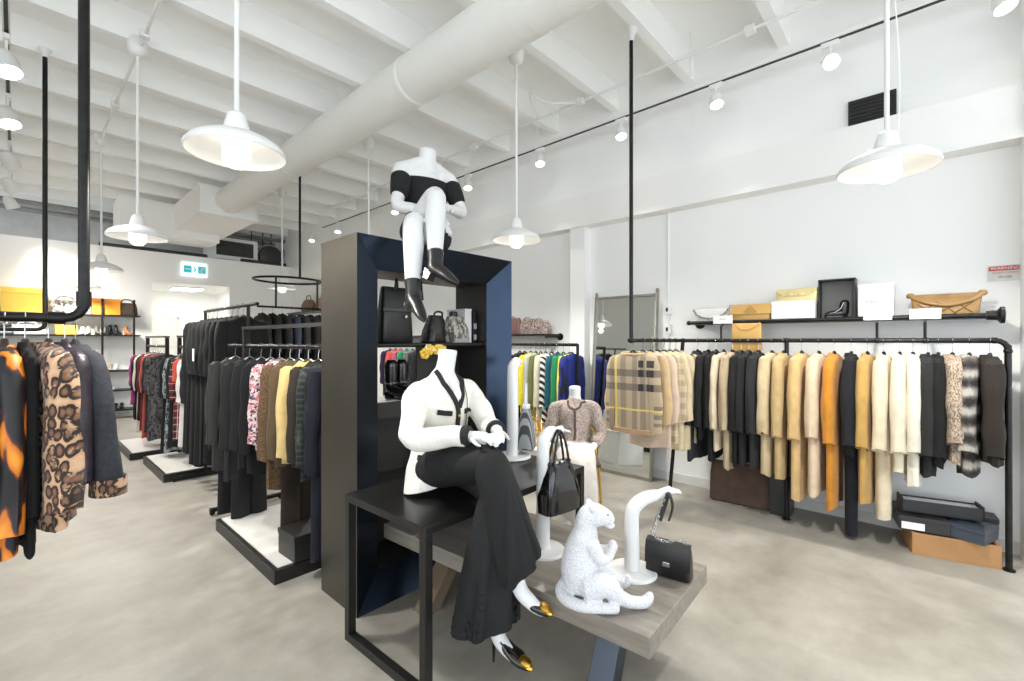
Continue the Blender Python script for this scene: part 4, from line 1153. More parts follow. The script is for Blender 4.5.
hand_mesh(m, LWR, (-.55, -.55, -.02), (0, 0, -1), .165, .3, .35, 1)
RHP, RKN, RAN = (1.42, 1.86, .86), (1.415, 1.415, .965), (1.435, 1.30, .52)
LHP, LKN, LAN = (1.60, 1.84, .84), (1.475, 1.43, .80), (1.425, 1.405, .27)
for a, b, c in ((RHP, RKN, RAN), (LHP, LKN, LAN)):
    limb(m, [a + (.085,), tuple(V(*a) * .5 + V(*b) * .5) + (.075,), b + (.055,), tuple(V(*b) * .65 + V(*c) * .35) + (.054,), c + (.033,)], 14, 5)
RTO = (1.49, 1.16, .355); LTO = (1.45, 1.235, .115)
limb(m, [RAN + (.033,), (1.44, 1.27, .445, .033), (1.462, 1.215, .395, .028), (1.48, 1.18, .37, .018)], 12, 4)
limb(m, [LAN + (.033,), (1.428, 1.385, .20, .033), (1.438, 1.32, .155, .028), (1.448, 1.27, .13, .018)], 12, 4)
organic('body', MANN, T, m, .0065, 4, O, None, [((1.52, 1.845, 1.452), (.05, -.1, 1))], None, True)
# jacket
m = MB()
limb(m, [(1.50, 1.89, .70, .20, .145), (1.505, 1.89, .80, .195, .142), (1.51, 1.89, .88, .182, .138), (1.51, 1.89, .97, .158, .126), (1.51, 1.885, 1.06, .145, .114), (1.51, 1.875, 1.17, .160, .122), (1.51, 1.872, 1.245, .152, .10), (1.51, 1.868, 1.30, .09, .068)], 28, 5)
for a, b, c in ((RSH, REL, RWR), (LSH, LEL, LWR)):
    e = tuple(V(*b) * .06 + V(*c) * .94)
    limb(m, [(1.51 + (a[0] - 1.51) * .35, a[1], 1.262, .050), (1.51 + (a[0] - 1.51) * .75, a[1], 1.242, .052), (a[0] + (a[0] - 1.51) * .10, a[1], a[2] - .040, .058), tuple((V(*a) * .5 + V(*b) * .5)) + (.060,), b + (.056,), tuple((V(*b) * .45 + V(*c) * .55)) + (.052,), e + (.044,)], 16, 5)
rr = random.Random(3)


def wrink(co, nr):
    return co + nr * (.004 * math.sin(34 * co.z + 9 * co.x + 3 * math.sin(14 * co.y)) * math.sin(21 * co.x + 13 * co.y))


jk = organic('jacket', WOOLW, T, m, .008, 4, O, wrink, [((1.5, 1.89, .768), (.12, -.2, -1))])
# front direction of the torso
fr = V(-.17, -.985, 0); sd = V(.985, -.17, 0)


def onchest(sx, z, d):
    # point on the jacket front: sideways sx, height z, offset d
    prof = ((.70, .20, .145), (.88, .182, .138), (.97, .158, .126), (1.06, .145, .114), (1.17, .16, .122), (1.245, .152, .10), (1.30, .09, .068), (1.36, .07, .06))
    for (z0, a0, b0), (z1, a1, b1) in zip(prof, prof[1:]):
        if z0 <= z <= z1:
            f = (z - z0) / (z1 - z0); a = a0 + (a1 - a0) * f; b = b0 + (b1 - b0) * f; break
    else: a, b = .1, .1
    u = max(-.98, min(.98, sx / a)); y = b * math.sqrt(1 - u * u)
    return V(1.51 + sx, 1.878 - y - d, z)


import mathutils
from mathutils.bvhtree import BVHTree


def skin_of(o):
    bm = bmesh.new(); bm.from_mesh(o.data); t = BVHTree.FromBMesh(bm); bm.free(); return t


def stick(tree, pts, lo, off):
    # lay points on a surface
    out = []
    for p in pts:
        q, n, i, d = tree.find_nearest(V(*p) - V(*lo))
        out.append(tuple(q + n * off + V(*lo)))
    return out


jt = skin_of(jk)


def band(name, pts, w, mat, parent, lo, tree, k=8, th=.006):
    P = stick(tree, spline([tuple(p) for p in pts], k), lo, .002); m = MB(); rg = []
    for i, p in enumerate(P):
        p = V(*p); d = (V(*P[min(i + 1, len(P) - 1)]) - V(*P[max(i - 1, 0)])).normalized()
        q, n, _, _ = tree.find_nearest(p - V(*lo)); s = d.cross(n).normalized()
        rg.append([p - s * w - n * .004, p - s * w * .9 + n * th, p + s * w * .9 + n * th, p + s * w - n * .004])
    m.rings(rg); return m.build(name, mat, parent, loc=lo)


nk = [(1.448, 1.855, 1.345), (1.452, 1.80, 1.30), onchest(-.035, 1.24, .0), onchest(.0, 1.16, 0), onchest(.005, 1.08, 0), onchest(.005, .98, 0)]
band('front_trim', nk, .013, TRIM, T, O, jt)
band('front_trim', [(1.575, 1.845, 1.345), (1.572, 1.79, 1.29), onchest(.045, 1.24, 0), onchest(.012, 1.16, 0)], .013, TRIM, T, O, jt)
band('pocket_trim', [onchest(-.105, 1.148, 0), onchest(-.035, 1.135, 0)], .013, TRIM, T, O, jt)
band('pocket_trim', [onchest(.055, 1.135, 0), onchest(.12, 1.148, 0)], .013, TRIM, T, O, jt)
band('pocket_trim', [onchest(-.19, .93, 0), onchest(-.10, .905, 0)], .014, TRIM, T, O, jt)
for b, c in ((REL, RWR), (LEL, LWR)):
    d = (V(*c) - V(*b)).normalized(); p = V(*b) * .05 + V(*c) * .95
    MB().tube([p - d * .018, p - d * .016, p + d * .013, p + d * .016], [.04, .0475, .045, .036], 20).build('cuff_trim', TRIM, T, loc=O)
band('skin_front', [onchest(0, 1.30, 0), onchest(.005, 1.25, 0), onchest(.006, 1.20, 0)], .024, MANN, T, O, jt, 6, .003)
ch = stick(jt, spline([(1.585, 1.80, 1.30), onchest(.062, 1.22, 0), onchest(.066, 1.15, 0), onchest(.07, 1.05, 0)], 6), O, .008)
MB().tube(ch, .0025, 6).build('long_chain', plain('dark_chain', (60, 56, 50), .3, .8), T, loc=O)
for z in (1.12, 1.06): MB().ell(stick(jt, [onchest(.006, z, 0)], O, .010)[0], (.008, .005, .008), 10).build('button', GOLD, T, loc=O)
# trousers
m = MB()
limb(m, [(1.51, 1.87, .855, .155, .115), (1.51, 1.875, .90, .15, .118), (1.51, 1.885, .98, .13, .105)], 22, 5)
limb(m, [(1.43, 1.86, .855, .105), (1.42, 1.62, .925, .10), (1.415, 1.43, .96, .078)], 20, 6)
limb(m, [(1.59, 1.84, .845, .105), (1.53, 1.62, .85, .10), (1.465, 1.46, .835, .085)], 20, 6)


def drape(cx0, cx1, cy, z0, z1, amp):
    def fn(co, nr):
        f = max(0, min(1, (z0 - co.z) / (z0 - z1))); a = math.atan2(co.y - cy, co.x - (cx0 + (cx1 - cx0) * f))
        return co + nr * (f ** .8) * amp * (math.sin(7 * a + 1.2) + .5 * math.sin(12 * a + 2.0))
    return fn


tr = organic('trousers', SUIT, T, m, .008, 4, O, None)
m = MB(); limb(m, [(1.417, 1.46, .955, .075), (1.414, 1.42, .945, .08), (1.414, 1.385, .88, .088, .082), (1.43, 1.345, .74, .098, .085), (1.455, 1.315, .60, .115, .09), (1.475, 1.295, .48, .13, .095), (1.485, 1.285, .40, .13, .095)], 24, 6)
organic('trousers', SUIT, T, m, .007, 3, O, drape(1.414, 1.47, 1.31, .9, .52, .010), [((1.47, 1.30, .545), (.55, -.1, -1))], tr)
m = MB(); limb(m, [(1.475, 1.46, .835, .08), (1.455, 1.415, .80, .09), (1.43, 1.405, .70, .105, .09), (1.40, 1.405, .52, .122, .10), (1.375, 1.40, .34, .14, .11), (1.365, 1.40, .20, .15, .115)], 24, 6)
organic('trousers', SUIT, T, m, .007, 3, O, drape(1.44, 1.385, 1.41, .75, .3, .013), [((1.39, 1.41, .285), (.1, -.15, -1))], tr)
pump(T, O, (1.435, 1.335, .425), RTO); pump(T, O, (1.425, 1.42, .185), LTO, .10)

# mannequin on top of the portal
O = (1.86, 2.48, PH)
T = thing('mannequin', 'headless white mannequin with crossed legs and black ankle boots sitting on the portal', 'mannequin', O)
m = MB()
limb(m, [(1.86, 2.50, 2.165, .15, .115), (1.86, 2.505, 2.27, .135, .10), (1.86, 2.51, 2.38, .105, .08), (1.862, 2.50, 2.50, .135, .092), (1.865, 2.495, 2.59, .15, .08), (1.867, 2.49, 2.655, .09, .06)], 24, 5)
limb(m, [(1.867, 2.492, 2.62, .085), (1.868, 2.488, 2.675, .062), (1.87, 2.482, 2.735, .056), (1.872, 2.478, 2.765, .060)], 20, 4)
for s_ in (-1, 1): limb(m, [(1.868 + s_ * .04, 2.488, 2.68, .045), (1.866 + s_ * .11, 2.49 - s_ * .02, 2.645, .045), (1.865 + s_ * .165, 2.495 - s_ * .03, 2.615, .05)], 14, 4)
RSH, REL, RWR = (1.695, 2.525, 2.605), (1.612, 2.44, 2.345), (1.80, 2.285, 2.285)
LSH, LEL, LWR = (2.035, 2.46, 2.605), (2.03, 2.325, 2.365), (1.80, 2.165, 2.305)
for a, b, c in ((RSH, REL, RWR), (LSH, LEL, LWR)):
    limb(m, [(1.865 + (a[0] - 1.865) * .45, a[1], 2.60, .055), a + (.058,), tuple(V(*a) * .5 + V(*b) * .5) + (.045,), b + (.04,), tuple(V(*b) * .6 + V(*c) * .4) + (.038,), c + (.026,)], 14, 5)
hand_mesh(m, RWR, (.3, -.35, -.55), (-.3, .5, .2), .17, .8, .3, -1)
hand_mesh(m, LWR, (-.75, -.3, -.12), (0, .2, -1), .17, .7, .35, 1)
RHP, RKN, RAN = (1.775, 2.50, 2.20), (1.625, 2.085, 2.325), (1.555, 1.995, 1.905)
LHP, LKN, LAN = (1.945, 2.47, 2.19), (1.525, 2.15, 2.17), (1.468, 2.085, 1.735)
for a, b, c in ((RHP, RKN, RAN), (LHP, LKN, LAN)):
    limb(m, [a + (.09,), tuple(V(*a) * .5 + V(*b) * .5) + (.078,), b + (.057,), tuple(V(*b) * .65 + V(*c) * .35) + (.057,), c + (.034,)], 16, 5)
organic('body', MANN, T, m, .0065, 4, O, None, [((1.872, 2.478, 2.778), (.05, -.1, 1))], None, True)
KNIT = plain('black_rib_knit', (24, 23, 24), .9, var=.2, scale=80, bump=.4, bscale=120)
m = MB(); rg = []
for z, a, b in ((2.555, .158, .098), (2.565, .166, .106), (2.48, .162, .112), (2.40, .135, .10), (2.33, .125, .098)):
    rg.append([(1.864 + math.cos(q) * a, 2.502 + math.sin(q) * b + .02 * math.cos(q) * -1, z) for q in [2 * PI * j / 32 for j in range(32)]])
m.rings(rg, False, False)
for a, b in ((RSH, REL), (LSH, LEL)):
    A, B = V(*a), V(*b); limb(m, [tuple(A * .78 + B * .22) + (.064,), tuple(A * .55 + B * .45) + (.062,), tuple(A * .32 + B * .68) + (.056,)], 18, 4)
m.build('off_shoulder_top', KNIT, T, loc=O)
m = MB()
limb(m, [(1.86, 2.50, 2.185, .165, .125), (1.86, 2.505, 2.25, .155, .118), (1.86, 2.51, 2.33, .125, .1)], 24, 4)
for a, b in ((RHP, RKN), (LHP, LKN)):
    A, B = V(*a), V(*b); limb(m, [tuple(A) + (.10,), tuple(A * .8 + B * .2) + (.102,), tuple(A * .62 + B * .38) + (.098,)], 18, 4)
organic('shorts', KNIT, T, m, .009, 3, O)


def boot(parent, lo, ankle_top, ankle, toe, name='ankle_boot'):
    a, b, t = V(*ankle_top), V(*ankle), V(*toe); d = (t - b); L = d.length; d.normalize()
    m = MB()
    limb(m, [tuple(a) + (.046,), tuple(a * .5 + b * .5) + (.041,), tuple(b) + (.042,), tuple(b + d * L * .3) + (.036, .036), tuple(b + d * L * .62) + (.034, .028), tuple(b + d * L * .86) + (.026, .018), tuple(t) + (.008, .009)], 18, 5)
    o = m.build(name, LEATM, parent, loc=lo)
    ax = (b - a).normalized(); sdv = d.cross(ax).normalized(); fl = (ax - d * ax.dot(d)).normalized()
    h = b - d * .02 + fl * .035
    MB().box((-.026, -.026, -.03), (.026, .026, .03)).v
    q = Matrix((sdv, d, fl)).transposed(); m = MB().box((-.027, -.03, -.01), (.027, .03, .04))
    m.v = [tuple(q @ V(*p) + h) for p in m.v]; m.build('boot_heel', LEATH, o, False, loc=lo)
    m = MB(); 
    m.tube([tuple(a + sdv * .05), tuple(b + sdv * .052)], .006, 6); m.build('boot_zip', LEATH, o, loc=lo)


boot(T, O, (1.48, 2.10, 1.83), (1.473, 2.08, 1.725), (1.432, 1.93, 1.60))
boot(T, O, (1.57, 2.012, 1.99), (1.555, 1.992, 1.895), (1.575, 1.83, 1.80))

# seated mannequin in a tweed jacket behind the stands
O = (3.30, 2.28, .45)
T = thing('mannequin', 'headless white mannequin in grey brown tweed jacket seated behind the console', 'mannequin', O)
fd = V(-.80, -.60, 0).normalized(); sd = V(.60, -.80, 0).normalized()   # facing, and the viewer's right
def Q(s_, f_, z): return tuple(V(3.30, 2.28, z) + sd * s_ + fd * f_)
m = MB()
limb(m, [Q(0, 0, .60) + (.13, .11), Q(0, -.02, .68) + (.125,), Q(0, 0, .80) + (.11, .09), Q(0, 0, .90) + (.10, .08), Q(0, 0, .975) + (.07, .06)], 22, 5)
limb(m, [Q(0, 0, .97) + (.058,), Q(0, .0, 1.03) + (.05,), Q(0, .01, 1.09) + (.052,)], 18, 4)
arms = []
for s in (-1, 1):
    a, b, c = Q(s * .165, 0, .90), Q(s * .22, .04, .70), Q(s * .10, .27, .66 if s < 0 else .58)
    arms.append((a, b, c))
    limb(m, [Q(s * .07, 0, .925) + (.036,), a + (.040,), tuple(V(*a) * .5 + V(*b) * .5) + (.036,), b + (.034,), c + (.026,)], 14, 5)
    hand_mesh(m, c, tuple(fd * .5 + sd * (-s) * .2 + V(0, 0, -.35)), tuple(-sd * s), .165, .6, .3, -s)
    h, k, an = Q(s * .09, .02, .555), Q(s * .07, .43, .555), Q(s * .075, .46, .10)
    limb(m, [h + (.085,), k + (.055,), an + (.035,)], 14, 6)
    limb(m, [an + (.035,), Q(s * .08, .48, .045) + (.032,), Q(s * .08, .60, .025) + (.018,)], 12, 4)
organic('body', MANN, T, m, .0075, 4, O, None, [((3.3, 2.28, 1.10), (-.1, -.05, 1))], None, True)
m = MB()
limb(m, [Q(0, -.01, .575) + (.16, .13), Q(0, -.01, .63) + (.155, .13), Q(0, -.01, .72) + (.138, .125), Q(0, 0, .83) + (.15, .125), Q(0, 0, .91) + (.14, .105), Q(0, 0, .96) + (.09, .075)], 26, 5)
for (a, b, c), s in zip(arms, (-1, 1)):
    limb(m, [Q(s * .06, 0, .93) + (.05,), Q(s * .13, 0, .925) + (.055,), Q(s * .175, 0, .89) + (.058,), tuple(V(*a) * .5 + V(*b) * .5) + (.055,), b + (.053,), tuple(V(*b) * .55 + V(*c) * .45) + (.052,)], 16, 5)
TWJ = m_tweed('grey_brown_tweed', (128, 112, 104), (188, 172, 162), 110)
jk = organic('jacket', TWJ, T, m, .010, 4, O, wrink); jt = skin_of(jk)
DT = plain('brown_trim', (78, 66, 60), .8)
band('front_trim', [Q(-.085, .05, 1.0), Q(-.06, .13, .965), Q(0, .17, .93), Q(0, .17, .80), Q(0, .17, .66)], .009, DT, T, O, jt)
band('front_trim', [Q(.085, .05, 1.0), Q(.06, .13, .965), Q(.004, .17, .93)], .009, DT, T, O, jt)
m = MB()
limb(m, [Q(0, .02, .56) + (.165, .095), Q(0, .12, .565) + (.165, .09), Q(0, .34, .57) + (.155, .085), Q(0, .47, .53) + (.14, .09), Q(0, .50, .38) + (.15, .09), Q(0, .50, .22) + (.16, .09)], 26, 6)
organic('skirt', fab((226, 218, 208), .9), T, m, .010, 4, O, lambda co, nr: co + nr * .006 * math.sin(30 * (co.x - co.y)))

CH_ = thing('gold_chair', 'gold tube chair carrying the mannequin in tweed jacket', 'chair', (3.36, 2.32, 0), math.radians(37))
MB().box((-.21, -.21, .43), (.21, .21, .455)).build('seat', fab((120, 98, 72)), CH_, False, bevel=.006)
for x in (-.19, .19):
    for y in (-.19, .19):
        MB().cyl((x, y, .43), (x * 1.15, y * 1.15, 0), .011, n=10).build('leg', GOLD, CH_)
MB().tube(spline([(.2, -.2, .44), (.24, -.2, .62), (.25, -.1, .70), (.25, .1, .70), (.24, .2, .62), (.2, .2, .44)], 6), .011, 10).build('backrest', GOLD, CH_)

# ---------------------------------------------------------------- beaded leopard figure
def mat_beads():
    t = NT('silver_white_beads')
    d = t.vor(230, None, 'Distance'); h = t.math('SUBTRACT', 1.0, t.math('MULTIPLY', d, 1.5))
    t.bump(h, .6, .005)
    c = t.ramp(d, [(.3, lin((246, 246, 248))), (.75, lin((214, 214, 220)))])
    return t.done(c, .25, 0)


O = (1.665, 1.035, BZ + .002)
T = thing('leopard_figure', 'white beaded leopard figure sitting upright on the low wooden table', 'figurine', O)
rx, ry = V(.70, -.714, 0), V(-.714, -.70, 0)    # picture right; towards the camera
def K(r_, c_, z): return tuple(V(O[0], O[1], BZ) + rx * r_ + ry * c_ + V(0, 0, z))
m = MB()
limb(m, [K(-.055, 0, .07) + (.085, .09), K(-.07, 0, .13) + (.084, .088), K(-.068, -.005, .20) + (.068, .072), K(-.055, 0, .26) + (.056, .06), K(-.045, 0, .305) + (.043, .046)], 22, 5)
limb(m, [K(-.05, 0, .29) + (.046,), K(-.045, 0, .332) + (.047,), K(-.022, .003, .355) + (.050,), K(.008, .006, .35) + (.045,), K(.034, .008, .343) + (.038, .036), K(.046, .01, .336) + (.033, .030)], 18, 5)
m.ell(K(.05, .01, .312), (.022, .024, .014), 10)
for c in (-.028, .034): limb(m, [K(-.026, c * 1.1, .385) + (.018,), K(-.03, c * 1.25, .398) + (.015,), K(-.031, c * 1.3, .405) + (.009,)], 8, 3)
m.ell(K(.018, .008, .368), (.02, .03, .012), 12)
for c, z0, er, ez in ((.048, .255, .062, .225), (-.045, .25, .075, .205)):
    limb(m, [K(-.035, c, z0) + (.032,), K(-.005, c * 1.2, z0 - .06) + (.027,), K(.03, c, z0 - .065) + (.021,), K(er - .012, c * .8, ez - .012) + (.018,), K(er, c * .7, ez + .012) + (.019,)], 12, 5)
for c, e in ((.085, .19), (-.06, .14)):
    limb(m, [K(-.05, c * .7, .085) + (.062,), K(.015, c * 1.0, .098) + (.05,), K(.06, c * 1.05, .06) + (.034,), K(.11, c * 1.05, .034) + (.026,), K(e - .025, c * 1.0, .026) + (.024,), K(e, c * .95, .038) + (.022,), K(e + .008, c * .95, .056) + (.016,)], 14, 5)
limb(m, [K(-.12, -.04, .06) + (.028,), K(-.155, .0, .036) + (.026,), K(-.14, .055, .027) + (.025,), K(-.085, .10, .025) + (.024,), K(-.01, .115, .024) + (.022,), K(.05, .118, .023) + (.020,)], 12, 6)
BEAD = mat_beads()
organic('body', BEAD, T, m, .0045, 4, O)
for c in (-.018, .036): MB().ell(K(.034, c, .364), (.006, .006, .006), 10).build('eye', plain('grey_eye', (120, 120, 124), .2), T, loc=O)
# ---------------------------------------------------------------- bags, boxes and shoes
def chain_mb(pts, r=.006, step=2):
    m = MB(); P = [V(*p) for p in pts]
    for i in range(0, len(P) - 1):
        a, b = P[i], P[i + 1]; d = (b - a); L = d.length; d.normalize()
        s = d.cross(V(0, 0, 1)); s = s if s.length > .1 else V(1, 0, 0); s.normalize(); n = d.cross(s)
        w = s if i % 2 else n; c = (a + b) / 2
        m.tube([tuple(c + d * math.cos(q) * L * .68 + w * math.sin(q) * r) for q in [2 * PI * k / 10 for k in range(10)]], r * .3, 5, loop=True)
    return m


def even(pts, step):
    P = [V(*p) for p in spline(pts, 12)]; out = [P[0]]; acc = 0
    for a, b in zip(P, P[1:]):
        acc += (b - a).length
        if acc >= step: out.append(b); acc = 0
    return out


# glossy black frame handbag on the first stand
hx, hy, hz = ST1.location.x + .046, ST1.location.y - .038, e1.z - .045
hp = V(ST1.location.x, ST1.location.y, 0) + V(.75, -.45, 0).normalized() * .088
T = thing('handbag', 'glossy black handbag with two tall handles hanging on the left white stand', 'handbag', (hp.x, hp.y, .775), math.radians(-8))
MB().sbox((0, 0, 0), [(-.165, .105, .05), (-.16, .12, .056), (-.08, .122, .06), (.02, .104, .045), (.075, .08, .024), (.085, .076, .016)], 32, .45).build('bag_body', LEATH, T)
MB().sbox((0, 0, 0), [(.078, .08, .019), (.088, .082, .021), (.098, .076, .014)], 28, .5).build('clasp_frame', LEATH, T)
for y in (-.018, .018):
    MB().tube(spline([(-.055, y, .06), (-.05, y, .12), (-.03, y * .8, .20), (-.008, y * .5, .248), (.008, y * .5, .248), (.03, y * .8, .20), (.05, y, .12), (.055, y, .06)], 5), .0065, 8).build('handle', LEATM, T)
MB().ell((0, -.025, .095), (.012, .006, .01), 10).build('clasp', CHROME, T)
for x in (-.1, .1): MB().cyl((x * .9, -.056, -.05), (x * .5, -.03, .07), .005, n=6).build('gusset_strap', LEATM, T)

# black flap bag on a chain on the second stand
hp = V(ST2.location.x, ST2.location.y, 0) + V(.75, -.50, 0).normalized() * .125
T = thing('handbag', 'black flap bag with chain strap hanging on the right white stand', 'handbag', (hp.x - .01, hp.y - .07, BZ + .085), math.radians(-82))
MB().sbox((0, 0, 0), [(-.082, .095, .038), (-.076, .102, .042), (.0, .100, .040), (.06, .094, .030), (.068, .09, .024)], 30, .3).build('bag_body', LEATM, T)
m = MB(); rg = []
for (y, z) in ((.03, .066), (0, .078), (-.030, .068), (-.042, .03), (-.044, -.02), (-.043, -.032), (-.040, -.02), (-.038, .03), (-.028, .062), (0, .072), (.03, .06)): rg.append([(x, y, z) for x in (-.1, -.05, 0, .05, .1)])
m.rings(rg, False, False, False); m.build('flap', LEATM, T)
MB().box((-.016, -.05, -.03), (.016, -.043, -.008)).build('clasp', CHROME, T, False, bevel=.003)
top = (-.02, .035, .275)
chain_mb(even([(-.095, 0, .06), (-.075, .02, .13), (-.035, .03, .23), top], .013), .006).build('chain_strap', CHROME, T)
chain_mb(even([(.095, 0, .06), (.06, -.03, .10), (0, -.045, .085), (-.06, -.03, .10), (-.05, .02, .18)], .013), .006).build('chain_strap', CHROME, T)
MB().tube(spline([(-.05, .02, .15), (-.03, .032, .22), (-.012, .036, .278), (.004, .045, .22), (-.012, .04, .15)], 6), [(.011, .004)] * 25, 8).build('leather_strap', LEATM, T)

# grey striped bag by the tall stand
SILV = m_stripe('silver_stripe', (150, 152, 154), (64, 66, 70), .02, 0, .45)
T = thing('handbag', 'grey striped bucket bag hanging between the tall white stand and tweed jacket', 'handbag', (2.31, 1.99, .93), .6)
MB().sbox((0, 0, 0), [(-.15, .085, .06), (-.14, .092, .065), (.0, .075, .05), (.10, .05, .03), (.125, .04, .022)], 28, .6).build('bag_body', SILV, T)
MB().sbox((0, 0, 0), [(.118, .043, .026), (.135, .045, .028), (.142, .036, .02)], 20, .7).build('bag_rim', MANN, T)
MB().tube(spline([(-.04, 0, .13), (-.035, 0, .22), (0, 0, .28), (.035, 0, .22), (.04, 0, .13)], 6), .006, 8).build('handle', MANN, T)
o = MB().lathe([(.10, 0), (.10, .01), (.03, .02), (.026, .04), (.024, .30), (.03, .32), (.0, .325)], (0, 0, 0), 24).build('bag_post', MANN, None, loc=None)
o.location = (2.24, 2.06, CH + .004); bpy.data.objects.remove(o)

# gold pieces under the bright garments
m = MB()
T = thing('wire_basket', 'gold wire basket bag under the bright garments', 'basket', (3.62, 3.05, .42), .4)
for k in range(9):
    a = 2 * PI * k / 9; MB()
    m.tube(spline([(.10 * math.cos(a), .08 * math.sin(a), 0), (.16 * math.cos(a + .35), .12 * math.sin(a + .35), .12), (.13 * math.cos(a + .7), .10 * math.sin(a + .7), .26)], 5), .005, 6)
    m.tube(spline([(.10 * math.cos(a), .08 * math.sin(a), 0), (.16 * math.cos(a - .35), .12 * math.sin(a - .35), .12), (.13 * math.cos(a - .7), .10 * math.sin(a - .7), .26)], 5), .005, 6)
for r1, r2, z in ((.10, .08, 0), (.16, .12, .12), (.13, .10, .26)): m.tube([(r1 * math.cos(a), r2 * math.sin(a), z) for a in [2 * PI * k / 24 for k in range(24)]], .007, 6, loop=True)
m.build('basket_weave', GOLD, T)
MB().tube(spline([(-.13, 0, .26), (-.09, 0, .38), (0, 0, .42), (.09, 0, .38), (.13, 0, .26)], 6), .007, 8).build('handle', GOLD, T)
P_ = thing('pedestal', 'white display cube under the gold wire basket', 'pedestal', (3.62, 3.05, 0), .4)
MB().box((-.2, -.2, 0), (.2, .2, .415)).build('cube_body', CARD, P_, False, bevel=.004)
MB().box((-.205, -.205, .405), (.205, .205, .418)).build('cube_top', CARD, P_, False, bevel=.003)

# --- on the wall rack's shelf
SH = 1.679


def ws(px, X=4.58): x, y, t = on_line(px, (X, 0), (X, 1)); return y


T = thing('handbag', 'small white bag with grey chain on the wall shelf, leftmost', 'handbag', (4.58, ws(713), SH + .001), -PI / 2)
MB().sbox((0, 0, 0), [(0, .145, .04), (.01, .15, .045), (.09, .145, .04), (.125, .13, .025)], 28, .35).build('bag_body', plain('white_leather', (240, 238, 234), .5, bump=.1), T)
MB().box((-.148, -.05, .03), (.148, -.044, .12)).build('flap', plain('white_leather', (240, 238, 234), .5, bump=.1), T, False, bevel=.004)
chain_mb(even([(-.17, -.05, .12), (-.12, -.065, .06), (0, -.07, .03), (.12, -.065, .07), (.18, -.05, .15)], .016), .009).build('chain_strap', plain('grey_chain', (120, 122, 124), .3, .9), T)
KR = plain('kraft_gold_leather', (206, 164, 96), .42, .15, var=.1, bump=.2, bscale=40)
yk = ws(753)
T = thing('handbag', 'kraft gold flap bag with a wide folded top on the wall shelf', 'handbag', (4.56, yk, SH + .001), -PI / 2)
MB().sbox((0, 0, 0), [(0, .15, .05), (.03, .16, .055), (.12, .155, .05), (.15, .15, .04)], 28, .3).build('bag_body', KR, T)
m = MB(); m.add([(-.165, -.06, .15), (.165, -.06, .15), (.165, .05, .155), (-.165, .05, .155), (-.17, -.075, .06), (.17, -.075, .06), (.17, -.06, .06), (-.17, -.06, .06)], [(0, 1, 2, 3), (0, 4, 5, 1), (1, 5, 6, 2), (3, 7, 4, 0), (7, 6, 5, 4), (2, 6, 7, 3)]); m.build('flap', KR, T, False)
m = MB(); m.add([(-.06, -.078, .075), (.06, -.078, .075), (0, -.074, .14), (-.06, -.07, .075), (.06, -.07, .075), (0, -.066, .14)], [(0, 1, 2), (5, 4, 3), (0, 3, 4, 1), (1, 4, 5, 2), (2, 5, 3, 0)]); m.build('flap_triangle', plain('kraft_dark', (184, 140, 76), .45), T, False)
T = thing('handbag', 'tall kraft gold tote hanging on the rail below the flap bag', 'handbag', (4.415, yk + .01, 1.505), -PI / 2)
MB().sbox((0, 0, 0), [(-.10, .12, .014), (-.09, .125, .02), (.05, .122, .018), (.145, .118, .012), (.15, .115, .008)], 28, .3).build('bag_body', KR, T)
MB().tube(spline([(-.085, -.022, .14), (-.04, -.03, .10), (.03, -.03, .095), (.115, -.026, .15)], 6), .006, 8).build('handle', KR, T)
T = thing('box', 'plain white box on the wall shelf under the pale gold clutch', 'box', (4.58, ws(795), SH + .001), -PI / 2)
MB().box((-.16, -.10, 0), (.16, .10, .13)).build('box_body', CARD, T, False, bevel=.002); MB().box((-.163, -.103, .1305), (.163, .103, .16)).build('lid', CARD, T, False, bevel=.002)
T = thing('clutch', 'pale gold clutch with a bow on the plain white box', 'handbag', (4.56, ws(797), SH + .163), -PI / 2)
PG = plain('pale_gold_leather', (222, 206, 150), .35, .35, var=.1, bump=.15)
MB().sbox((0, 0, 0), [(0, .145, .03), (.008, .15, .035), (.06, .152, .03), (.105, .155, .018)], 28, .3).build('bag_body', PG, T)
m = MB(); m.ell((-.035, -.042, .055), (.035, .012, .022), 12).ell((.035, -.042, .055), (.035, .012, .022), 12).ell((0, -.045, .055), (.012, .014, .014), 10); m.tube(spline([(-.15, -.025, .09), (-.08, -.04, .045), (0, -.045, .04), (.08, -.04, .045), (.15, -.025, .09)], 5), .006, 8); m.build('bow', PG, T)
T = thing('display_box', 'open black box standing on edge with a black shoe inside on the wall shelf', 'box', (4.60, ws(837), SH + .001), -PI / 2)
GB_ = plain('grey_box_lining', (112, 112, 108), .6); m = MB()
m.box((-.125, -.06, 0), (-.115, .08, .325)).box((.115, -.06, 0), (.125, .08, .325)).box((-.125, -.06, .315), (.125, .08, .325)).box((-.125, -.06, 0), (.125, .08, .01)); m.build('box_walls', BLKM, T, False)
MB().box((-.115, .06, .01), (.115, .075, .315)).build('box_lining', GB_, T, False)
T = thing('ankle_boot', 'black ankle boot with a pale zip inside the open black box', 'boot', (4.585, ws(838), SH + .013), -PI / 2 + .3)
m = MB(); limb(m, [(.045, 0, .12, .032), (.04, 0, .07, .034), (.035, 0, .035, .034), (-.01, 0, .03, .03, .028), (-.055, 0, .024, .026, .02), (-.085, 0, .018, .014, .012)], 16, 5); m.build('boot_upper', LEATM, T)
MB().sbox((-.02, 0, 0), [(0, .075, .03), (.01, .075, .03)], 24, .6).build('boot_sole', LEATH, T); MB().tube(spline([(.03, -.034, .12), (.01, -.034, .07), (-.03, -.03, .04), (-.06, -.02, .03)], 5), .003, 6).build('boot_zip', CHROME, T)
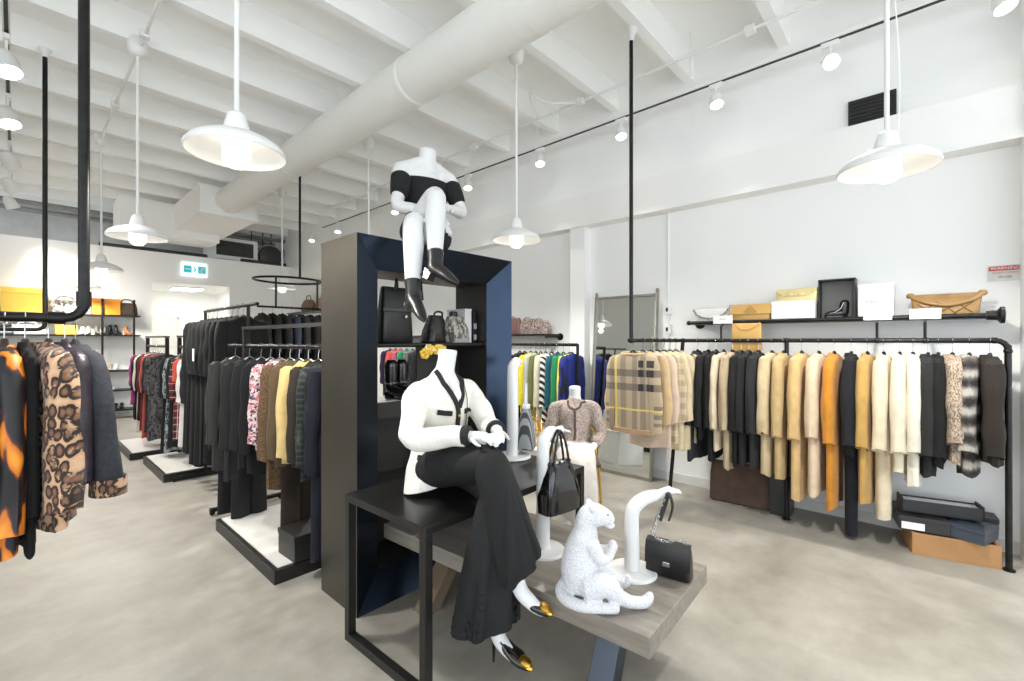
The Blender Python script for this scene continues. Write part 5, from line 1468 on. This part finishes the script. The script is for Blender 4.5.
T = thing('box', 'white box with small grey lettering standing on the wall shelf', 'box', (4.60, ws(876), SH + .001), -PI / 2)
MB().box((-.11, -.05, 0), (.11, .05, .24)).build('box_body', CARD, T, False, bevel=.002); MB().box((-.113, -.053, .2405), (.113, .053, .268)).build('lid', CARD, T, False, bevel=.002)
text_mesh('Dior', .034, plain('soft_grey_ink', (140, 140, 142), .6), T, (-.03, -.0508, .125), (PI / 2, 0, 0))
TANQ = plain('tan_quilted_leather', (170, 132, 82), .45, .1, var=.18, scale=10, bump=.3, bscale=30)
T = thing('handbag', 'large tan quilted bag with rope edge on the wall shelf', 'handbag', (4.575, ws(945), SH + .001), -PI / 2)
m = MB().sbox((0, 0, 0), [(0, .165, .05), (.01, .175, .062), (.07, .18, .068), (.13, .188, .05), (.155, .19, .03), (.16, .185, .02)], 40, .4); m.build('bag_body', TANQ, T)
m = MB()
m.tube(spline([(-.19, -.03, .15), (-.12, -.072, .105), (0, -.085, .075), (.12, -.072, .10), (.19, -.03, .15)], 8), .014, 10).ell((-.19, -.01, .155), (.026, .026, .022), 12).ell((.19, -.01, .155), (.026, .026, .022), 12); m.build('rope_edge', TANQ, T)
for k in range(-3, 4):
    pass
m = MB()
for a, b in (((-.14, .02), (-.04, .10)), ((-.05, .01), (.06, .08)), ((.04, .01), (.14, .09)), ((-.15, .09), (-.06, .01)), ((-.02, .085), (.06, .01)), ((.06, .09), (.14, .015))): m.tube([(a[0], -.0635 - .004 * (a[1] / .1), a[1]), ((a[0] + b[0]) / 2, -.0685, (a[1] + b[1]) / 2), (b[0], -.0645, b[1])], .004, 6)
m.build('quilt_seams', plain('tan_seam', (128, 96, 56), .5), T)

# --- handbags on the far wall shelf
MAUV = plain('mauve_leather', (136, 100, 98), .45, var=.15, bump=.2); PAT = m_tweed('snake_pattern', (110, 84, 76), (206, 190, 182), 60)
for px, mt, w, h, lab in ((513, MAUV, .15, .22, 'mauve handbag on the shelf over the bright garments'), (529, PAT, .13, .20, 'patterned handbag beside the mauve one on the shelf'), (541, PAT, .12, .18, 'patterned handbag at the near end of the shelf over the bright garments')):
    x, y, t = on_line(px, (4.58, 0), (4.58, 1))
    T = thing('handbag', lab, 'handbag', (4.59, y, 1.583), -PI / 2)
    MB().sbox((0, 0, 0), [(0, w, .06), (.02, w * 1.05, .07), (h * .6, w * .98, .06), (h * .9, w * .8, .03), (h, w * .75, .02)], 28, .4).build('bag_body', mt, T)
    MB().tube(spline([(-w * .6, -.03, h * .8), (-w * .3, -.05, h * 1.05), (w * .3, -.05, h * 1.05), (w * .6, -.03, h * .8)], 6), .008, 8).build('handle', mt, T)
    MB().box((-w * .8, -.072, h * .35), (w * .8, -.062, h * .8)).build('flap', mt, T, False, bevel=.004)
for y, mt, w, lab in ((9.25, (150, 104, 62), .24, 'brown bag on the high far shelf, nearest the portal'), (9.85, (120, 78, 44), .25, 'dark brown bag in the middle of the high far shelf'), (10.6, (112, 82, 60), .26, 'round brown bag at the far end of the high shelf')):
    T = thing('handbag', lab, 'handbag', (4.59, y, 2.168), -PI / 2); mm = plain('bag_brown_%d' % mt[0], mt, .45, var=.2)
    MB().sbox((0, 0, 0), [(0, w * .9, .09), (.03, w, .1), (.17, w * .95, .09), (.27, w * .6, .05)], 28, .5).build('bag_body', mm, T)
    MB().tube(spline([(-w * .5, 0, .24), (-w * .3, 0, .36), (w * .3, 0, .36), (w * .5, 0, .24)], 6), .012, 8).build('handle', mm, T)

# --- on the portal shelves
T = thing('tote_bag', 'tall black leather tote with buckle strap on the portal shelf behind the boots', 'handbag', (1.665, 2.56, 1.484), .05)
MB().sbox((0, 0, 0), [(0, .118, .045), (.01, .122, .05), (.20, .112, .045), (.33, .10, .03), (.36, .095, .02)], 30, .35).build('bag_body', LEATM, T)
MB().tube(spline([(-.02, -.03, .34), (-.015, -.035, .38), (.0, -.02, .415), (.02, 0, .38), (.03, .02, .34)], 6), .009, 8).build('strap', LEATM, T)
MB().box((-.12, -.055, .20), (.12, -.047, .225)).build('belt', LEATH, T, False, bevel=.003); MB().ell((.05, -.058, .17), (.012, .006, .012), 10).build('clasp', CHROME, T)
CROC = plain('black_croc', (34, 32, 30), .25, var=.35, scale=40, bump=.8, bscale=45)
CROG = m_tweed('grey_croc', (66, 62, 56), (176, 170, 160), 34)
T = thing('handbag', 'black crocodile handbag in the middle of the portal shelf', 'handbag', (1.975, 2.53, 1.484), .1)
MB().sbox((0, 0, 0), [(0, .095, .06), (.01, .105, .066), (.09, .09, .055), (.17, .06, .03), (.19, .055, .02)], 28, .4).build('bag_body', CROC, T); MB().tube(spline([(-.04, -.02, .17), (-.03, -.03, .21), (.03, -.03, .21), (.04, -.02, .17)], 6), .007, 8).build('handle', CROC, T)
T = thing('handbag', 'grey crocodile handbag next to the white book box on the portal shelf', 'handbag', (2.12, 2.49, 1.484), .1)
MB().sbox((0, 0, 0), [(0, .10, .055), (.01, .108, .06), (.10, .10, .05), (.165, .08, .03), (.185, .075, .02)], 28, .4).build('bag_body', CROG, T); MB().sbox((-.02, 0, 0), [(.18, .03, .02), (.21, .032, .022), (.222, .025, .016)], 16, .6).build('bag_knob', CROC, T); MB().box((-.07, -.064, .0), (.07, -.058, .03)).build('base_plate', plain('grey_plate', (150, 152, 154), .4), T, False)
T = thing('box', 'tall pale grey box at the right end of the portal shelf', 'box', (2.235, 2.56, 1.484), 0)
MB().box((-.05, -.10, 0), (.012, .10, .235)).build('box_body', plain('pale_grey_box', (206, 206, 206), .5), T, False, bevel=.002); MB().box((-.052, -.102, .2355), (.014, .102, .245)).build('lid', plain('pale_grey_box', (206, 206, 206), .5), T, False)
T = thing('book', 'black bound book standing beside the pale grey box on the portal shelf', 'book', (2.274, 2.54, 1.484), 0)
MB().box((-.018, -.09, 0), (.018, .09, .23)).build('cover', BLKM, T, False, bevel=.002); MB().box((-.014, -.092, .02), (.014, -.0905, .06)).box((-.014, -.092, .10), (.014, -.0905, .14)).build('spine_bands', plain('book_grey', (150, 150, 150), .5), T, False)


def upright_boot(name, label, loc, rz, mt, h=.22, group=None, k=1.0):
    T = thing(name, label, 'boot', loc, rz, group)
    m = MB(); limb(m, [(0, .0, h, .042 * k), (0, 0, h * .55, .038 * k), (0, 0, .075, .034 * k), (0, -.03, .052, .034 * k), (0, -.09, .036, .030 * k, .024), (0, -.145, .022, .018, .014)], 16, 5); m.build('boot_upper', mt, T)
    MB().box((-.022, -.01, 0), (.022, .034, .045)).build('boot_heel', LEATH, T, False, bevel=.003)
    MB().tube(spline([(-.03, -.02, .012), (-.03, -.09, .008), (0, -.155, .008), (.03, -.09, .008), (.03, -.02, .012)], 5), .006, 6).build('boot_sole', LEATH, T)
    MB().tube([(.039 * k * math.cos(a), .039 * k * math.sin(a), .10) for a in [2 * PI * q / 16 for q in range(16)]], .005, 6, loop=True).build('ankle_band', CHROME, T)
    return T


upright_boot('heeled_boot', 'left black glossy boot on the drawer shelf inside the portal', (1.60, 2.50, 1.133), .2, LEATH)
upright_boot('heeled_boot', 'right black glossy boot on the drawer shelf, next to the white jacket', (1.69, 2.52, 1.133), .1, LEATH)
YEL = plain('yellow_gold_petals', (232, 190, 64), .45, .2, var=.25, scale=60)
T = thing('flower_clip', 'yellow and white silk flowers on the shelf rod behind the mannequin neck', 'ornament', (1.80, 2.36, 1.43))
m = MB(); q = random.Random(5)
for cx_, cz_ in ((-.055, -.012), (-.02, .012), (.045, .012), (.075, .008)):
    for i in range(9):
        a = 2 * PI * i / 9; m.ell((cx_ + .026 * math.cos(a), -.015 - .008 * (i % 2), cz_ + .024 * math.sin(a)), (.016, .009, .013), 8)
    m.ell((cx_, -.026, cz_), (.013, .010, .013), 8)
m.build('petals', YEL, T)
m = MB()
for cx_, cz_ in ((-.035, .028), (.0, .018), (.062, .026)):
    for i in range(6):
        a = 2 * PI * i / 6; m.ell((cx_ + .014 * math.cos(a), -.02, cz_ + .013 * math.sin(a)), (.009, .006, .008), 8)
m.build('petals', plain('white_petals', (240, 232, 210), .5), T)
MB().tube([(-.09, .0, 0), (.1, .0, 0)], .005, 6).build('stem', BLKM, T)

# --- on the floor under the wall rack
CRT = plain('pale_cedar_board', (172, 128, 82), .55, var=.15, scale=4)
x, y, t = 4.45, .0, 3
T = thing('wooden_crate', 'plain light wood box on the floor under the black boxes at the right', 'crate', (4.455, -.10, 0), math.radians(12.8))
m = MB().box((-.15, -.225, 0), (-.132, .225, .15)).box((.132, -.225, 0), (.15, .225, .15)).box((-.132, -.225, 0), (.132, -.207, .15)).box((-.132, .207, 0), (.132, .225, .15)); m.build('crate_walls', CRT, T, False, bevel=.003)
MB().box((-.132, -.207, .005), (.132, .207, .02)).build('crate_floor', CRT, T, False)
BB = plain('black_gift_box', (46, 46, 48), .42, var=.1); BBL = plain('blue_grey_box', (62, 70, 82), .35, var=.1)


def gift(label, loc, rz, w, d, h, mt=BB, lid=True, name='gift_box'):
    T = thing(name, label, 'box', loc, rz)
    MB().box((-w, -d, 0), (w, d, h * .7)).build('box_body', mt, T, False, bevel=.003); MB().box((-w - .003, -d - .003, h * .7 + .0005), (w + .003, d + .003, h)).build('lid', mt, T, False, bevel=.003); return T


T = gift('flat black box with a white end label on the wooden crate, left one', (4.48, .06, .152), math.radians(12), .18, .135, .10)
MB().box((-.186, .0, .012), (-.1805, .125, .06)).build('paper_label', CARD, T, False)
gift('blue grey box lying crosswise at the front of the crate', (4.425, -.215, .152), math.radians(-20), .115, .10, .095, BBL)
gift('black box at the right end of the crate behind the rack post', (4.655, -.22, .152), math.radians(6), .075, .13, .11)
T = thing('tray_box', 'black open tray box with pale inside resting on top of the stacked boxes', 'box', (4.47, -.05, .2635), math.radians(14))
m = MB().box((-.07, -.22, 0), (.07, .22, .008)).box((-.07, -.22, 0), (-.06, .22, .085)).box((.06, -.22, 0), (.07, .22, .085)).box((-.07, -.22, 0), (.07, -.21, .10)).box((-.07, .21, 0), (.07, .22, .10)); m.build('tray_walls', BB, T, False)
MB().box((-.059, -.209, .055), (.059, .209, .075)).build('tissue_paper', CARD, T, False)
x, y, t = on_line(742, (4.48, 0), (4.48, 1))
BRB = plain('brown_suede', (84, 66, 54), .85, var=.2, scale=10)
T = thing('travel_bag', 'large brown flat bag standing on the floor under the black jackets', 'bag', (4.52, y, 0), -PI / 2 + .05)
MB().sbox((0, 0, 0), [(0, .27, .06), (.015, .285, .075), (.25, .28, .06), (.36, .27, .03), (.365, .26, .02)], 36, .3).build('bag_body', BRB, T)
MB().tube(spline([(-.12, -.04, .345), (-.10, -.05, .40), (.10, -.05, .40), (.12, -.04, .345)], 6), .010, 8).build('handle', BRB, T)
T = gift('black box on the floor between the brown bag and the camel coat', (4.54, on_line(776, (4.46, 0), (4.46, 1))[1] - .03, 0.001), .05, .12, .075, .33)

# ---------------------------------------------------------------- shelving on the back wall
SHY = YB - .34
T = thing('shelving_unit', 'black pipe and board shelving with bags and shoes on the back wall', 'shelving', (.2, YB - .2, 0)); lo = (.2, YB - .2, 0)
LV = (1.96, 1.58, .90, .53, .15)
sx0, sx1 = -1.3, 1.66
for z in LV: MB().box((sx0, SHY, z), (sx1, YB - .005, z + .028)).build('shelf_board', BLKM, T, False, loc=lo)
for x in (-1.1, 1.10, 1.56):
    MB().cyl((x, SHY, 0), (x, SHY, 2.25), .017, n=10).lathe([(.02, 0), (.022, .03), (.014, .05)], (x, SHY, 2.24), 12).build('upright', PIPE, T, loc=lo)


def bx(px): x, y, t = on_line(px, (0, SHY + .1), (1, SHY + .1)); return x


YBX, ORX = plain('yellow_box', (240, 196, 76), .5, var=.03), plain('orange_box', (222, 140, 34), .5, var=.04)


def cbox(label, x, z, w, h, mt, d=.13, name='box'):
    T = thing(name, label, 'box', (x, SHY + .16, z), 0)
    MB().box((-w, -d, 0), (w, d, h * .75)).build('box_body', mt, T, False, bevel=.004); MB().box((-w - .004, -d - .004, h * .75 + .0005), (w + .004, d + .004, h)).build('lid', mt, T, False, bevel=.004)


Z1, Z2 = 1.989, 1.609
cbox('tall yellow box on the top back shelf, right one of the two', bx(24), Z1, .27, .42, YBX)
cbox('lower yellow box at the left picture edge on the top back shelf', bx(24) - .49, Z1, .20, .37, YBX)
cbox('orange box on the top back shelf below the third pendant', bx(106), Z1, .20, .30, ORX)


def bagx(label, x, z, w, h, mt, d=.08):
    T = thing('handbag', label, 'handbag', (x, SHY + .15, z))
    MB().sbox((0, 0, 0), [(0, w * .92, d), (.02, w, d * 1.1), (h * .6, w * .95, d), (h * .93, w * .85, d * .5), (h, w * .8, d * .3)], 28, .42).build('bag_body', mt, T)
    MB().tube(spline([(-w * .6, -d * .5, h * .85), (-w * .35, -d * .6, h * 1.22), (w * .35, -d * .6, h * 1.22), (w * .6, -d * .5, h * .85)], 6), .012, 8).build('handle', mt, T); return T


bagx('grey rippled bag on the top back shelf between yellow and orange boxes', bx(65), Z1, .22, .24, m_tweed('grey_ripple', (70, 68, 64), (186, 182, 176), 14))
bagx('dark brown bag right of the orange box on the top back shelf', bx(127), Z1, .17, .24, plain('dark_brown_bag', (74, 60, 48), .5))
cbox('small yellow box on the second back shelf', bx(66), Z2, .14, .17, YBX)
bagx('white bag on the second back shelf behind the hangers', bx(27), Z2, .22, .17, plain('white_leather', (240, 238, 234), .5))
bagx('grey bag at the left edge of the second back shelf', bx(4), Z2, .16, .15, CHROME)


def shoe(label, x, z, mt, rz=0, h=.10, group=None, k=.95):
    T = thing('shoe', label, 'shoe', (x, SHY + .17, z), rz, group)
    m = MB(); limb(m, [(0, .09 * k, h, .03 * k, .03), (0, .085 * k, h * .6, .034 * k, .03), (0, .03 * k, .045, .034 * k, .025), (0, -.05 * k, .03, .036 * k, .02), (0, -.11 * k, .02, .022 * k, .014)], 14, 4); m.build('shoe_upper', mt, T)
    MB().box((-.02 * k, .06 * k, 0), (.02 * k, .11 * k, h * .5)).build('shoe_heel', mt, T, False, bevel=.003)


WS = plain('white_shoe', (232, 228, 220), .5); GS = plain('grey_green_shoe', (112, 112, 98), .5); BS = LEATM; TS = plain('tan_shoe', (176, 120, 72), .5); BEI = plain('beige_shoe', (196, 182, 156), .5)
sets = [(82, Z2, WS, .14, 'white heeled shoes left of the middle upright on the second back shelf'), (88, Z2, BEI, .14, 'beige heeled shoe on the second back shelf by the upright'), (99, Z2, GS, .16, 'grey green shoe on the second back shelf'), (104, Z2, GS, .16, 'second grey green shoe on the second back shelf'), (113, Z2, BS, .18, 'black bootie on the second back shelf'), (119, Z2, BS, .18, 'right black bootie on the second back shelf'), (129, Z2, TS, .16, 'tan shoe at the right end of the second back shelf'),
        (98, .929, WS, .11, 'white shoe at the left on the third back shelf'), (104, .929, WS, .11, 'second white shoe on the third back shelf'), (110, .929, BEI, .11, 'beige shoe on the third back shelf'), (116, .929, WS, .11, 'white shoe nearest the magenta blouse on the third back shelf'),
        (104, .559, BEI, .09, 'beige flat shoe on the fourth back shelf'), (111, .559, WS, .09, 'white flat shoe on the fourth back shelf'), (108, .179, BS, .09, 'black sandal at the left on the lowest back shelf'), (116, .179, BS, .09, 'middle black sandal on the lowest back shelf'), (122, .179, BS, .09, 'right black sandal on the lowest back shelf')]
for px, z, mt, h, lab in sets: shoe(lab, bx(px), z, mt, .35 if int(px) % 2 else -.2, h)
# ---------------------------------------------------------------- daylight and camera
W = bpy.data.worlds.new('world'); S.world = W; W.use_nodes = True
bg = W.node_tree.nodes['Background']; bg.inputs['Color'].default_value = (.86, .93, 1, 1); bg.inputs['Strength'].default_value = 2.8
for nm, loc, rot, sx, sy in (('daylight_portal', (.2, -3.6, 1.9), (-PI / 2, 0, 0), 8.2, 3.2), ('daylight_portal', (-4.1, 0, 1.9), (0, -PI / 2, 0), 3.2, 7.0)):
    L = bpy.data.lights.new(nm, 'AREA'); L.shape = 'RECTANGLE'; L.size = sx; L.size_y = sy; L.energy = 1; L.cycles.is_portal = True
    o = bpy.data.objects.new(nm, L); COL.objects.link(o); o.location = loc
    n = V(0, 1, 0) if rot[0] else V(1, 0, 0); o.rotation_euler = n.to_track_quat('-Z', 'Z').to_euler() if rot[0] else n.to_track_quat('-Z', 'Y').to_euler()
    if not rot[0]: L.size, L.size_y = 7.0, 3.2
cam = bpy.data.cameras.new('camera'); cam.lens = FOC / 1024 * 36; cam.sensor_width = 36; cam.clip_start = .05
co = bpy.data.objects.new('camera', cam); COL.objects.link(co); co.location = (0, 0, CAMH); co.rotation_euler = (PI / 2, 0, math.radians(-47.5)); S.camera = co
S.view_settings.view_transform = 'Standard'; S.view_settings.look = 'None'; S.view_settings.exposure = .27; S.view_settings.gamma = 1; S.view_settings.use_curve_mapping = False
S.cycles.max_bounces = 10; S.cycles.diffuse_bounces = 6; S.cycles.glossy_bounces = 4; S.cycles.use_denoising = True; S.cycles.sample_clamp_indirect = 8
